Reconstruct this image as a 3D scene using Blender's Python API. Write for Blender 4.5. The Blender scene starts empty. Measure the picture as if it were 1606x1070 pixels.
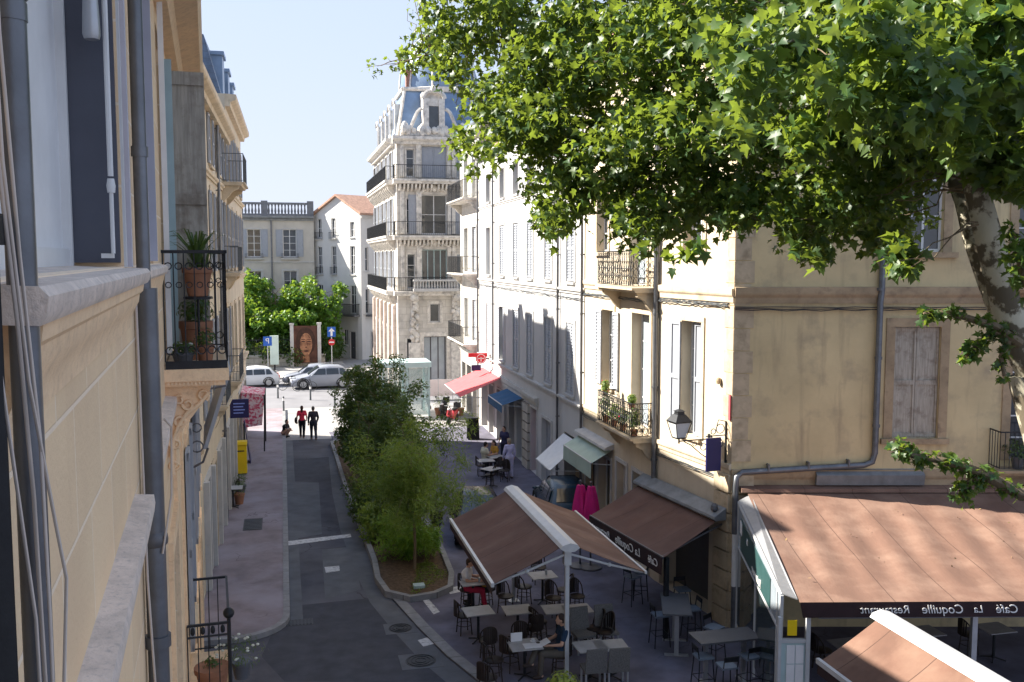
import bpy, math, random
import numpy as np
from mathutils import Vector, Matrix
R = math.radians
scene = bpy.context.scene
COL = scene.collection
# ------------------------------------------------------------ camera
F = 1500.0; H = 9.4
pitch = math.atan(130/F); yaw = math.atan(361*math.cos(pitch)/F)
fw = Vector((math.sin(yaw)*math.cos(pitch), math.cos(yaw)*math.cos(pitch), -math.sin(pitch)))
rt = Vector((math.cos(yaw), -math.sin(yaw), 0)); upv = rt.cross(fw); CAM = Vector((0, 0, H))
cd = bpy.data.cameras.new('camera'); cam = bpy.data.objects.new('camera', cd); COL.objects.link(cam)
cam.location = CAM
cam.rotation_euler = (math.pi/2-pitch, 0, -yaw)
cd.sensor_width = 36; cd.lens = F/1606*36; cd.clip_start = 0.05; cd.clip_end = 2000
scene.camera = cam
# ------------------------------------------------------------ light
SUN_AZ = math.atan2(-.90, .438); SUN_EL = R(38)
w = bpy.data.worlds.new("World"); scene.world = w; w.use_nodes = True
nt = w.node_tree; bg = nt.nodes['Background']
sky = nt.nodes.new('ShaderNodeTexSky'); sky.sky_type = 'NISHITA'; sky.sun_disc = False
sky.sun_elevation = SUN_EL; sky.sun_rotation = SUN_AZ; sky.altitude = 50; sky.air_density = 1.0; sky.dust_density = 0.3; sky.ozone_density = 3.0
def _vm(op, a, b):
    n = nt.nodes.new('ShaderNodeVectorMath'); n.operation = op
    for k, v in ((0, a), (1, b)):
        if isinstance(v, tuple): n.inputs[k].default_value = v
        else: nt.links.new(v, n.inputs[k])
    return n.outputs[0]
x_ = _vm('MULTIPLY', sky.outputs[0], (2.2, 2.2, 2.7))           # soft shoulder so the hazy horizon stays below white
nt.links.new(_vm('DIVIDE', x_, _vm('ADD', _vm('DIVIDE', x_, (1.62, 1.74, 2.12)), (1.0, 1.0, 1.0))), bg.inputs[0])
bg.inputs[1].default_value = 0.15
sl = bpy.data.lights.new('sun', 'SUN'); sl.energy = 4.0; sl.angle = R(0.5); sl.color = (1, .93, .82)
so = bpy.data.objects.new('sun', sl); COL.objects.link(so)
so.rotation_euler = (math.pi/2-SUN_EL, 0, math.pi-SUN_AZ)
scene.view_settings.view_transform = 'Standard'; scene.view_settings.look = 'None'
scene.view_settings.exposure = 2.0; scene.view_settings.gamma = 1
scene.cycles.max_bounces = 6; scene.cycles.diffuse_bounces = 5; scene.cycles.glossy_bounces = 2
scene.cycles.transmission_bounces = 4; scene.cycles.transparent_max_bounces = 6
scene.cycles.use_denoising = True
# ------------------------------------------------------------ helpers
def ray(x, y): return fw+rt*((x-803)/F)-upv*((y-535)/F)
def G(x, y, z=0.0):
    r = ray(x, y); return CAM+r*((z-H)/r.z)
def PD(x, y, d): return CAM+ray(x, y)*d
class MB:
    def __init__(s): s.v = []; s.f = []
    def add(s, vs, fs):
        o = len(s.v); s.v += [tuple(v) for v in vs]; s.f += [tuple(i+o for i in f) for f in fs]; return s
    def box(s, x0, x1, y0, y1, z0, z1, rz=0, c=None):
        if x0 > x1: x0, x1 = x1, x0
        if y0 > y1: y0, y1 = y1, y0
        if z0 > z1: z0, z1 = z1, z0
        vs = [(x, y, z) for z in (z0, z1) for x, y in ((x0, y0), (x1, y0), (x1, y1), (x0, y1))]
        if rz:
            cx, cy = c if c else ((x0+x1)/2, (y0+y1)/2); a, b = math.cos(rz), math.sin(rz)
            vs = [(cx+(x-cx)*a-(y-cy)*b, cy+(x-cx)*b+(y-cy)*a, z) for x, y, z in vs]
        return s.add(vs, [(3, 2, 1, 0), (4, 5, 6, 7), (0, 1, 5, 4), (1, 2, 6, 5), (2, 3, 7, 6), (3, 0, 4, 7)])
    def quad(s, *p): return s.add(p, [tuple(range(len(p)))])
    def slab(s, pts, t):     # thick sheet from a loop of 3d points, thickness down
        n = len(pts); a = [Vector(p) for p in pts]; b = [p-Vector((0, 0, t)) for p in a]
        return s.add(a+b, [tuple(range(n)), tuple(range(2*n-1, n-1, -1))]+[(i, n+i, n+(i+1) % n, (i+1) % n) for i in range(n)])
    def prism(s, poly, z0, z1):
        n = len(poly)
        return s.add([(x, y, z0) for x, y in poly]+[(x, y, z1) for x, y in poly],
                     [tuple(range(n-1, -1, -1)), tuple(range(n, 2*n))]+[(i, (i+1) % n, n+(i+1) % n, n+i) for i in range(n)])
    def xprism(s, poly, x0, x1):  # poly in (y,z) swept along x
        n = len(poly)
        return s.add([(x0, y, z) for y, z in poly]+[(x1, y, z) for y, z in poly],
                     [tuple(range(n)), tuple(range(2*n-1, n-1, -1))]+[(i, n+i, n+(i+1) % n, (i+1) % n) for i in range(n)])
    def tube(s, pts, r, n=8, cap=True):
        P = [Vector(p) for p in pts]; m = len(P); rs = r if isinstance(r, (list, tuple)) else [r]*m
        up0 = None; vs = []
        for i, p in enumerate(P):
            d = (P[min(i+1, m-1)]-P[max(i-1, 0)])
            if d.length < 1e-9: d = Vector((0, 0, 1))
            d.normalize()
            if up0 is None:
                up0 = Vector((0, 0, 1)) if abs(d.z) < .9 else Vector((1, 0, 0))
            a = (up0-d*up0.dot(d))
            if a.length < 1e-6: a = d.orthogonal()
            a.normalize(); up0 = a; b = d.cross(a)
            for k in range(n):
                t = 2*math.pi*(k+.5)/n; vs.append(p+(a*math.cos(t)+b*math.sin(t))*rs[i])
        fs = [(i*n+k, i*n+(k+1) % n, (i+1)*n+(k+1) % n, (i+1)*n+k) for i in range(m-1) for k in range(n)]
        if cap: fs += [tuple(range(n-1, -1, -1)), tuple((m-1)*n+k for k in range(n))]
        return s.add(vs, fs)
    def ring(s, c, r, rad, ax=(0, 1, 0), n=10, m=4, a0=0, a1=2*math.pi, ez=1):
        ax = Vector(ax).normalized(); a = ax.orthogonal().normalized() if abs(ax.z) > .9 else Vector((0, 0, 1)); b = ax.cross(a)
        c = Vector(c)
        return s.tube([c+(a*math.cos(a0+(a1-a0)*i/n)*ez+b*math.sin(a0+(a1-a0)*i/n))*r for i in range(n+1)], rad, m, False)
    def lathe(s, prof, cx=0, cy=0, z=0, n=16):
        vs = [(cx+r*math.cos(2*math.pi*k/n), cy+r*math.sin(2*math.pi*k/n), z+h) for r, h in prof for k in range(n)]
        m = len(prof)
        fs = [(i*n+k, i*n+(k+1) % n, (i+1)*n+(k+1) % n, (i+1)*n+k) for i in range(m-1) for k in range(n)]
        fs += [tuple(range(n-1, -1, -1)), tuple((m-1)*n+k for k in range(n))]
        return s.add(vs, fs)
    def ell(s, c, rx, ry=None, rz=None, n=12, m=8):
        ry = ry or rx; rz = rz or rx; c = Vector(c); vs = []
        for i in range(m+1):
            t = math.pi*i/m
            for k in range(n):
                a = 2*math.pi*k/n
                vs.append((c.x+rx*math.sin(t)*math.cos(a), c.y+ry*math.sin(t)*math.sin(a), c.z-rz*math.cos(t)))
        return s.add(vs, [(i*n+k, i*n+(k+1) % n, (i+1)*n+(k+1) % n, (i+1)*n+k) for i in range(m) for k in range(n)])
    def xf(s, M):
        s.v = [tuple(M @ Vector(v)) for v in s.v]; return s
    def build(s, name, mat, parent=None, smooth=0, loc=None, rot=None):
        me = bpy.data.meshes.new(name); me.from_pydata(s.v, [], s.f); me.validate(); me.update()
        if smooth:
            me.polygons.foreach_set('use_smooth', [True]*len(me.polygons)); me.set_sharp_from_angle(angle=R(smooth))
        me.materials.append(mat)
        o = bpy.data.objects.new(name, me); COL.objects.link(o)
        if parent: o.parent = parent
        if loc: o.location = loc
        if rot: o.rotation_euler = rot
        return o
def tag(o, label=None, cat=None, group=None, kind=None):
    if label: o['label'] = label
    if cat: o['category'] = cat
    if group: o['group'] = group
    if kind: o['kind'] = kind
    return o
def empty(name, loc, label, cat, group=None, rz=0, ux=None):
    o = bpy.data.objects.new(name, None); COL.objects.link(o); o.location = loc; o.empty_display_size = .1
    if ux is not None: rz = math.atan2(ux[1], ux[0])
    o.rotation_euler = (0, 0, rz); return tag(o, label, cat, group)
def dup(o, parent=None, loc=None, rz=None, label=None):
    c = o.copy(); COL.objects.link(c)
    if parent: c.parent = parent
    if loc is not None: c.location = loc
    if rz is not None: c.rotation_euler = (0, 0, rz)
    if label: c['label'] = label
    for ch in list(o.children): dup(ch, c)
    return c
# ------------------------------------------------------------ materials
def _mix(t, a, b, fac=None, mode='MIX'):
    n = t.nodes.new('ShaderNodeMix'); n.data_type = 'RGBA'; n.blend_type = mode
    if isinstance(a, tuple): n.inputs[6].default_value = (*a, 1)
    else: t.links.new(a, n.inputs[6])
    if isinstance(b, tuple): n.inputs[7].default_value = (*b, 1)
    else: t.links.new(b, n.inputs[7])
    if fac is None: n.inputs[0].default_value = 1
    elif isinstance(fac, (int, float)): n.inputs[0].default_value = fac
    else: t.links.new(fac, n.inputs[0])
    return n.outputs[2]
def _noise(t, scale, detail=4, stretch=None, coord='Object', rough=.6):
    tc = t.nodes.new('ShaderNodeTexCoord'); m = t.nodes.new('ShaderNodeMapping'); t.links.new(tc.outputs[coord], m.inputs[0])
    if stretch: m.inputs['Scale'].default_value = stretch
    n = t.nodes.new('ShaderNodeTexNoise'); n.inputs['Scale'].default_value = scale; n.inputs['Detail'].default_value = detail; n.inputs['Roughness'].default_value = rough
    t.links.new(m.outputs[0], n.inputs[0]); return n.outputs[0]
def _ramp(t, x, a, b):
    n = t.nodes.new('ShaderNodeMapRange'); n.inputs[1].default_value = a; n.inputs[2].default_value = b; t.links.new(x, n.inputs[0]); return n.outputs[0]
def _bump(t, x, st, dist, p):
    b = t.nodes.new('ShaderNodeBump'); b.inputs['Strength'].default_value = st; b.inputs['Distance'].default_value = dist
    t.links.new(x, b.inputs['Height'])
    if p.inputs['Normal'].is_linked: t.links.new(p.inputs['Normal'].links[0].from_socket, b.inputs['Normal'])
    t.links.new(b.outputs[0], p.inputs['Normal'])
def mat(name, col, rough=.8, var=.25, scale=3., metal=0., bump=.15, bscale=None, dirt=None, spec=.4, streak=None, stretch=None, brick=None, bdist=.01, crack=None):
    m = bpy.data.materials.new(name); m.use_nodes = True; t = m.node_tree; p = t.nodes['Principled BSDF']
    p.inputs['Roughness'].default_value = rough; p.inputs['Metallic'].default_value = metal; p.inputs['Specular IOR Level'].default_value = spec
    c = tuple(col)
    if var:
        n = _noise(t, scale, 5, stretch)
        lo = tuple(x*(1-var) for x in c); hi = tuple(min(1, x*(1+var*.8)) for x in c)
        out = _mix(t, lo, hi, _ramp(t, n, .3, .7))
    else: out = _mix(t, c, c, 0.)
    if dirt:
        n = _noise(t, dirt[1], 6); out = _mix(t, out, dirt[0], _ramp(t, n, dirt[2], dirt[3]))
    if streak:      # vertical weather streaks: (colour, lo, hi)
        n = _noise(t, 1.0, 5, (3.2, 3.2, .35)); out = _mix(t, out, streak[0], _ramp(t, n, streak[1], streak[2]))
    if brick:       # (w,h,joint,colour,axis)
        tc = t.nodes.new('ShaderNodeTexCoord'); sp = t.nodes.new('ShaderNodeSeparateXYZ'); cb = t.nodes.new('ShaderNodeCombineXYZ')
        t.links.new(tc.outputs['Object'], sp.inputs[0])
        a = sp.outputs[0]
        if len(brick) > 4 and brick[4] == 'xy': cb_y = sp.outputs[1]
        else: cb_y = sp.outputs[2]
        if len(brick) > 4 and brick[4] == 'yz': a = sp.outputs[1]
        t.links.new(a, cb.inputs[0]); t.links.new(cb_y, cb.inputs[1])
        bt = t.nodes.new('ShaderNodeTexBrick'); t.links.new(cb.outputs[0], bt.inputs[0])
        bt.inputs['Scale'].default_value = 1; bt.inputs['Mortar Size'].default_value = brick[2]; bt.inputs['Brick Width'].default_value = brick[0]; bt.inputs['Row Height'].default_value = brick[1]
        bt.inputs['Color1'].default_value = (1, 1, 1, 1); bt.inputs['Color2'].default_value = (.88, .88, .88, 1); bt.inputs['Mortar Smooth'].default_value = .3
        t.links.new(_mix(t, (1, 1, 1), (1, 1, 1), 0.), bt.inputs['Mortar'])
        out = _mix(t, out, bt.outputs[0], None, 'MULTIPLY')
        out = _mix(t, out, brick[3], bt.outputs[1])
        inv = t.nodes.new('ShaderNodeMath'); inv.operation = 'SUBTRACT'; inv.inputs[0].default_value = 1; t.links.new(bt.outputs[1], inv.inputs[1])
        _bump(t, inv.outputs[0], .5, .015, p)
    if crack:       # (scale, width, colour): wandering cracks
        tc = t.nodes.new('ShaderNodeTexCoord'); nn = t.nodes.new('ShaderNodeTexNoise'); nn.inputs['Scale'].default_value = 1.3; nn.inputs['Detail'].default_value = 6; t.links.new(tc.outputs['Object'], nn.inputs[0])
        ad = t.nodes.new('ShaderNodeVectorMath'); ad.operation = 'ADD'; t.links.new(tc.outputs['Object'], ad.inputs[0]); t.links.new(nn.outputs[1], ad.inputs[1])
        vo = t.nodes.new('ShaderNodeTexVoronoi'); vo.feature = 'DISTANCE_TO_EDGE'; vo.inputs['Scale'].default_value = crack[0]; t.links.new(ad.outputs[0], vo.inputs['Vector'])
        f1 = _ramp(t, vo.outputs['Distance'], crack[1], 0.0); f2 = _ramp(t, _noise(t, .45, 3), .48, .60)
        mu = t.nodes.new('ShaderNodeMath'); mu.operation = 'MULTIPLY'; t.links.new(f1, mu.inputs[0]); t.links.new(f2, mu.inputs[1]); out = _mix(t, out, crack[2], mu.outputs[0])
    t.links.new(out, p.inputs['Base Color'])
    if bump: _bump(t, _noise(t, bscale or scale*8, 5, stretch), bump, bdist, p)
    return m
def leafmat(name, a, b, trans=.45, rough=.45):
    m = bpy.data.materials.new(name); m.use_nodes = True; t = m.node_tree; p = t.nodes['Principled BSDF']
    g = t.nodes.new('ShaderNodeNewGeometry'); c = _mix(t, a, b, g.outputs['Random Per Island'])
    n = _noise(t, .9, 2); c2 = _mix(t, c, tuple(x*.7 for x in a), _ramp(t, n, .45, .75))
    t.links.new(c2, p.inputs['Base Color']); p.inputs['Roughness'].default_value = rough; p.inputs['Specular IOR Level'].default_value = .45
    tr = t.nodes.new('ShaderNodeBsdfTranslucent'); yel = _mix(t, c2, (.5, .62, .05), .45); t.links.new(yel, tr.inputs[0])
    mx = t.nodes.new('ShaderNodeMixShader'); mx.inputs[0].default_value = trans
    t.links.new(p.outputs[0], mx.inputs[1]); t.links.new(tr.outputs[0], mx.inputs[2]); t.links.new(mx.outputs[0], t.nodes['Material Output'].inputs[0])
    return m
M = {}
M['cream'] = mat('cream_stucco', (.55, .475, .365), .9, .14, .8, bump=.25, bscale=20, streak=((.50, .40, .28), .52, .85), dirt=((.46, .37, .26), 1.7, .58, .85))
M['cream_side'] = mat('aged_cream_stucco', (.62, .50, .29), .92, .16, .6, bump=.3, bscale=16, streak=((.36, .28, .18), .54, .82), dirt=((.36, .29, .20), 1.3, .52, .80))
M['cream_trim'] = mat('cream_stone_trim', (.56, .46, .33), .85, .2, 2.5, bump=.3, dirt=((.30, .24, .17), 3, .55, .85))
M['brown_trim'] = mat('weathered_brown_trim', (.40, .30, .19), .9, .3, 2, bump=.4, dirt=((.14, .10, .07), 4, .5, .8))
M['quoin'] = mat('block_stone', (.52, .42, .29), .9, .2, 2.5, bump=.35, dirt=((.25, .19, .12), 3, .5, .8))
M['near'] = mat('near_cream_wall', (.97, .69, .43), .9, .10, 1.2, bump=.45, bscale=45, streak=((.70, .47, .27), .60, .92), brick=(.62, .36, .008, (.97, .78, .58)), dirt=((.80, .56, .36), 1.6, .55, .85))
M['near_trim'] = mat('near_moulding', (.94, .67, .42), .85, .1, 8, bump=.4, bscale=60, dirt=((.70, .48, .29), 22, .52, .8))
M['sill_stone'] = mat('grey_sill_stone', (.74, .62, .53), .8, .2, 9, bump=.4, dirt=((.46, .40, .36), 45, .52, .8))
M['white_wall'] = mat('white_stucco', (.52, .515, .51), .9, .08, .8, bump=.2, bscale=18, streak=((.52, .50, .47), .60, .88))
M['white_trim'] = mat('white_trim', (.50, .49, .475), .85, .12, 2.5, bump=.2, dirt=((.38, .36, .33), 3, .58, .85))
M['haus'] = mat('limestone', (.60, .565, .51), .88, .2, 1.5, bump=.35, bscale=9, brick=(1.1, .5, .012, (.36, .33, .29)), dirt=((.30, .285, .27), 1.1, .52, .82))
M['haus_trim'] = mat('carved_limestone', (.66, .62, .56), .88, .25, 4, bump=.5, dirt=((.24, .23, .22), 2.2, .52, .74))
M['pinkstone'] = mat('pink_stone', (.58, .48, .42), .88, .15, 1.5, bump=.3, brick=(1.4, .45, .012, (.4, .33, .29)))
M['slate'] = mat('blue_slate', (.10, .14, .21), .45, .3, 3, bump=.3, brick=(.5, .28, .012, (.07, .09, .12)), spec=.5)
M['zinc'] = mat('zinc_roof', (.20, .28, .40), .4, .3, .8, metal=.3, bump=.1, spec=.5)
M['tile'] = mat('terracotta_tiles', (.42, .25, .18), .85, .3, 4, bump=.5, bscale=20)
M['grey_wall'] = mat('grey_beige_facade', (.50, .47, .42), .9, .1, 1, bump=.2, streak=((.38, .35, .31), .55, .85))
M['bluewall'] = mat('pale_facade', (.58, .57, .555), .9, .06, 1, bump=.15, streak=((.52, .5, .47), .6, .9))
M['stone_block'] = mat('stone_block_wall', (.50, .46, .40), .9, .2, 2, bump=.4, brick=(.9, .42, .02, (.25, .22, .19)))
M['shut_white'] = mat('white_shutter_paint', (.31, .33, .37), .6, .08, 5, bump=.1)
M['shut_grey'] = mat('grey_shutter_paint', (.36, .38, .42), .6, .15, 5, bump=.15, stretch=(4, 4, .5))
M['shut_old'] = mat('weathered_shutter_wood', (.42, .38, .32), .85, .3, 6, bump=.4, stretch=(5, 5, .35), dirt=((.22, .18, .14), 5, .5, .75))
M['shut_dark'] = mat('dark_grey_paint', (.085, .09, .115), .7, .1, 3, bump=.08)
M['shut_lav'] = mat('pale_lavender_paint', (.50, .49, .56), .6, .06, 5, bump=.06)
M['frame_white'] = mat('white_window_paint', (.68, .68, .68), .5, .06, 5, bump=.05)
M['frame_dark'] = mat('dark_window_paint', (.08, .08, .09), .5, .1, 5, bump=.05)
M['glass'] = mat('window_glass', (.035, .042, .05), .06, .5, .9, bump=0, spec=.8)
M['curtain'] = mat('pale_curtained_glass', (.34, .39, .44), .12, .2, 1.1, bump=.03, spec=.7)
M['iron'] = mat('black_iron', (.025, .027, .032), .5, .3, 10, metal=.3, bump=.2)
M['iron_grey'] = mat('worn_grey_iron', (.10, .11, .12), .55, .3, 8, metal=.3, bump=.2)
M['pipe'] = mat('grey_zinc_pipe', (.16, .17, .19), .42, .22, 4, metal=.55, bump=.15, dirt=((.13, .13, .14), 6, .55, .75))
M['pipe_dark'] = mat('dark_zinc_pipe', (.13, .13, .14), .5, .22, 4, metal=.4, bump=.15)
M['lead'] = mat('lead_flashing', (.22, .23, .24), .6, .25, 3, metal=.3, bump=.3)
M['cable'] = mat('beige_cable', (.58, .50, .44), .6, .08, 10, bump=.05)
M['black'] = mat('matt_black', (.018, .018, .02), .75, .3, 8, bump=.2)
M['asphalt'] = mat('asphalt', (.062, .063, .080), .88, .35, .9, bump=.5, bscale=60, bdist=.006, dirt=((.125, .125, .145), .3, .45, .72), crack=(.38, .009, (.022, .022, .026)))
M['asphalt2'] = mat('patched_asphalt', (.056, .059, .074), .88, .25, 2, bump=.5, bscale=60, bdist=.006)
M['asphalt3'] = mat('pale_worn_asphalt', (.115, .12, .135), .88, .25, 1.4, bump=.5, bscale=50, bdist=.006)
M['walk'] = mat('pink_pavement', (.225, .188, .205), .88, .22, 1.6, bump=.4, bscale=50, bdist=.005, dirt=((.30, .27, .31), .6, .42, .68), crack=(.5, .007, (.09, .07, .08)))
M['terr'] = mat('terrace_pavement', (.145, .14, .19), .88, .3, .9, bump=.4, bscale=50, bdist=.005, dirt=((.075, .07, .09), .8, .45, .75), crack=(.45, .008, (.05, .05, .06)))
M['kerb'] = mat('kerb_granite', (.26, .26, .27), .85, .2, 4, bump=.4, brick=(1.0, 1.0, .012, (.10, .10, .10), 'yz'))
M['plaza'] = mat('pale_plaza_paving', (.33, .32, .315), .85, .12, .6, bump=.2, brick=(1.2, .8, .02, (.30, .28, .27), 'xy'))
M['avenue'] = mat('avenue_asphalt', (.19, .19, .205), .88, .15, .5, bump=.3, bscale=30)
M['paintw'] = mat('worn_white_paint', (.55, .55, .56), .7, .25, 9, bump=.1, dirt=((.2, .2, .22), 8, .5, .7))
M['soil'] = mat('brown_soil', (.10, .065, .04), .95, .5, 8, bump=.8, bdist=.03, bscale=14)
M['metalcover'] = mat('iron_cover', (.07, .072, .08), .6, .3, 14, metal=.5, bump=.4)
def awcloth(name, a, b, ax, st): return mat(name, a, .88, .2, 1.1, bump=.3, bscale=4, bdist=.04, stretch=st, dirt=(b, 1.0, .45, .78), brick=(1.18, 60., .010, tuple(x*.55 for x in a), ax))
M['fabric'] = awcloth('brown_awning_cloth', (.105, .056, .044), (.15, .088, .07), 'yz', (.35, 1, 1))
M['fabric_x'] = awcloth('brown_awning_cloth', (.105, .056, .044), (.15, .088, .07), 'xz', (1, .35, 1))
M['fabric2'] = awcloth('paler_brown_awning_cloth', (.15, .080, .056), (.23, .14, .10), 'yz', (.35, 1, 1))  # paler version of the brown awning cloth
M['fabric2_x'] = awcloth('paler_brown_awning_cloth', (.165, .092, .066), (.27, .17, .125), 'xz', (1, .3, 1))
M['fabric_val'] = mat('dark_valance_cloth', (.035, .018, .020), .9, .2, 3, bump=.1)
M['alu'] = mat('white_powder_aluminium', (.50, .51, .52), .4, .08, 4, bump=.05, dirt=((.42, .42, .42), 7, .6, .8))
M['alu_grey'] = mat('brushed_aluminium', (.42, .43, .45), .4, .1, 6, metal=.6, bump=.05)
M['letter'] = mat('white_lettering', (.78, .76, .74), .7, .05, 5, bump=0)
M['table'] = mat('grey_table_laminate', (.38, .37, .37), .45, .12, 5, bump=.06, dirt=((.28, .27, .26), 3, .5, .8))
M['darktable'] = mat('dark_table_laminate', (.10, .105, .12), .45, .12, 5, bump=.05)
M['brownwood'] = mat('dark_brown_bistro_frame', (.030, .020, .016), .5, .3, 8, bump=.2)
M['wicker'] = mat('grey_wicker', (.15, .145, .14), .85, .35, 40, bump=.6, bscale=90)
M['blueseat'] = mat('blue_grey_seat', (.16, .20, .26), .6, .15, 6, bump=.1)
M['terracotta'] = mat('terracotta_pot', (.36, .17, .10), .85, .2, 5, bump=.2)
M['yellow'] = mat('yellow_enamel', (.80, .56, .01), .35, .06, 2, bump=.03)
M['blue'] = mat('sign_blue', (.02, .10, .42), .4, .05, 2, bump=0)
M['navy'] = mat('navy_sign', (.015, .015, .09), .4, .1, 2, bump=0)
M['red'] = mat('sign_red', (.55, .02, .03), .5, .08, 2, bump=0)
M['redcloth'] = mat('red_awning_cloth', (.55, .10, .11), .85, .12, 2, bump=.15)
M['bluecloth'] = mat('blue_awning_cloth', (.02, .09, .20), .85, .12, 2, bump=.15)
M['greencloth'] = mat('pale_green_awning_cloth', (.38, .47, .41), .85, .1, 2, bump=.1)
M['magenta'] = mat('magenta_parasol_cloth', (.50, .01, .16), .8, .15, 3, bump=.2)
M['pinkcloth'] = mat('pink_patterned_cloth', (.80, .62, .64), .85, .05, 3, bump=.1, dirt=((.65, .08, .16), 7, .48, .54))
M['paper'] = mat('white_paper', (.75, .75, .76), .7, .05, 5, bump=.03)
M['whiteplain'] = mat('white_paint', (.75, .75, .75), .6, .08, 3, bump=.05)
M['tealmetal'] = mat('pale_teal_metal', (.42, .55, .56), .45, .1, 3, bump=.05)
M['bark'] = mat('plane_tree_bark', (.42, .39, .30), .85, .25, 2.5, bump=.4, dirt=((.11, .09, .06), 3.6, .47, .53), stretch=(1, 1, .45))
M['bark2'] = mat('brown_bark', (.16, .12, .075), .9, .3, 8, bump=.5, stretch=(2, 2, .3))
M['leaf'] = leafmat('plane_leaf', (.025, .075, .024), (.095, .16, .03), .40)
M['leaf_shrub'] = leafmat('shrub_leaf', (.085, .165, .03), (.19, .26, .045), .4)
M['leaf_dark'] = leafmat('dark_leaf', (.018, .058, .018), (.048, .10, .022), .28)
M['leaf_lime'] = leafmat('lime_leaf', (.22, .30, .04), (.42, .46, .08), .35)
M['leaf_bright'] = leafmat('bright_leaf', (.12, .28, .03), (.22, .38, .05), .4)
M['leaf_pot'] = leafmat('potted_leaf', (.03, .075, .02), (.08, .13, .035), .25)
M['flower'] = mat('pale_flower', (.70, .70, .60), .8, .1, 5, bump=0)
M['redflower'] = mat('red_flower', (.65, .05, .10), .8, .1, 5, bump=0)
M['skin'] = mat('skin', (.52, .31, .22), .6, .1, 6, bump=.05)
M['leaf_street'] = leafmat('street_tree_leaf', (.05, .15, .02), (.13, .27, .04), .4)
M['chimney'] = mat('dull_brick', (.30, .15, .11), .9, .3, 6, bump=.4)
M['rubber'] = mat('rubber', (.02, .02, .022), .8, .2, 10, bump=.2)
def clearglass(name, col, a):
    m = bpy.data.materials.new(name); m.use_nodes = True; t = m.node_tree; p = t.nodes['Principled BSDF']; p.inputs['Base Color'].default_value = (*col, 1); p.inputs['Roughness'].default_value = .05
    tr = t.nodes.new('ShaderNodeBsdfTransparent'); mx = t.nodes.new('ShaderNodeMixShader'); mx.inputs[0].default_value = a; t.links.new(tr.outputs[0], mx.inputs[1]); t.links.new(p.outputs[0], mx.inputs[2]); t.links.new(mx.outputs[0], t.nodes['Material Output'].inputs[0]); return m
def tp(name, col): return mat(name, col, .85, .15, 6, bump=.2)
# ------------------------------------------------------------ ground
def struct(name, mb, m): return tag(mb.build(name, m), kind='structure')
g = MB(); g.quad((-150, -60, 0), (200, -60, 0), (200, 400, 0), (-150, 400, 0)); struct('road', g, M['asphalt'])
def rrect_corner(cx, cy, r, a0, a1, n=8):
    return [(cx+r*math.cos(a0+(a1-a0)*i/n), cy+r*math.sin(a0+(a1-a0)*i/n)) for i in range(n+1)]
# left pavement (kerb line at X=0, rounded end near Y=23)
edge = [(-.15, 60.5), (-.15, 25.0)]+rrect_corner(-1.35, 25.0, 1.2, 0, -math.pi/2, 8)[1:]+[(-2.6, 23.8)]
g = MB(); g.prism([(-2.6, 60.5)]+edge[:], 0, .125); g.f = [f for f in g.f]; struct('pavement', g, M['walk'])
def kerbline(name, pts, wd=.15, h=.135, z0=0, side=1):
    g = MB(); P = [Vector((x, y, 0)) for x, y in pts]; n = len(P); off = []
    for i in range(n):
        d = (P[min(i+1, n-1)]-P[max(i-1, 0)]).normalized(); off.append(P[i]+Vector((-d.y, d.x, 0))*wd*side)
    vs = [(p.x, p.y, z) for z in (z0, h) for p in P]+[(p.x, p.y, z) for z in (z0, h) for p in off]
    fs = []
    for i in range(n-1):
        fs += [(i, i+1, n+i+1, n+i), (n+i, n+i+1, 3*n+i+1, 3*n+i), (2*n+i+1, 2*n+i, 3*n+i, 3*n+i+1)]
    fs += [(0, n, 3*n, 2*n), (n-1, 3*n-1, 4*n-1, 2*n-1)]
    g.add(vs, fs); return struct(name, g, M['kerb'])
kerbline('kerb', edge, .17, .14, 0, 1)
g = MB(); g.box(.03, .35, 24.5, 60, .002, .006); struct('gutter', g, M['asphalt3'])
# right side terrace pavement
redge = [G(*p).xy for p in ((536, 715), (545, 770), (562, 830), (590, 895), (615, 940), (655, 985), (700, 1030), (760, 1078), (900, 1180))]
redge = [(x, y) for x, y in redge]
g = MB(); g.prism(redge+[(5.6, 9), (40, 9), (40, 52), (2.3, 52)], 0, .035); struct('terrace_pavement', g, M['terr'])
kerbline('terrace_kerb', redge, .28, .05, 0, 1)
g = MB()
for i in range(len(redge)-1):
    (x0, y0), (x1, y1) = redge[i], redge[i+1]
    g.quad((x0-.02, y0, .005), (x1-.02, y1, .005), (x1-.62, y1-.1, .005), (x0-.62, y0-.1, .005))
struct('gutter', g, M['asphalt3'])
g = MB(); g.quad((-4, 50.2, .008), (40, 50.2, .008), (40, 61, .008), (-40, 61, .008), (-40, 53.2, .008)); struct('plaza', g, M['plaza'])
g = MB(); g.box(-80, 90, 61, 76, .004, .010); struct('avenue', g, M['avenue'])
g = MB(); g.box(-80, 90, 76, 95, 0, .12); struct('far_pavement', g, M['plaza'])
def ground_patch(name, pts, m, z):
    g = MB(); g.quad(*[(*G(*p).xy, z) for p in pts]); return struct(name, g, m)
ground_patch('asphalt_patch', [(446, 722), (528, 716), (536, 748), (446, 757)], M['asphalt2'], .004)
ground_patch('asphalt_patch', [(446, 952), (585, 938), (690, 1045), (720, 1069), (446, 1069), (410, 1030)], M['asphalt2'], .004)
ground_patch('asphalt_patch', [(446, 757), (500, 757), (505, 838), (446, 848)], M['asphalt3'], .004)
ground_patch('asphalt_patch', [(505, 862), (552, 858), (566, 925), (510, 940)], M['asphalt3'], .004)
ground_patch('road_stripe', [(446, 850), (550, 838), (551, 843), (446, 857)], M['paintw'], .012)
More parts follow.
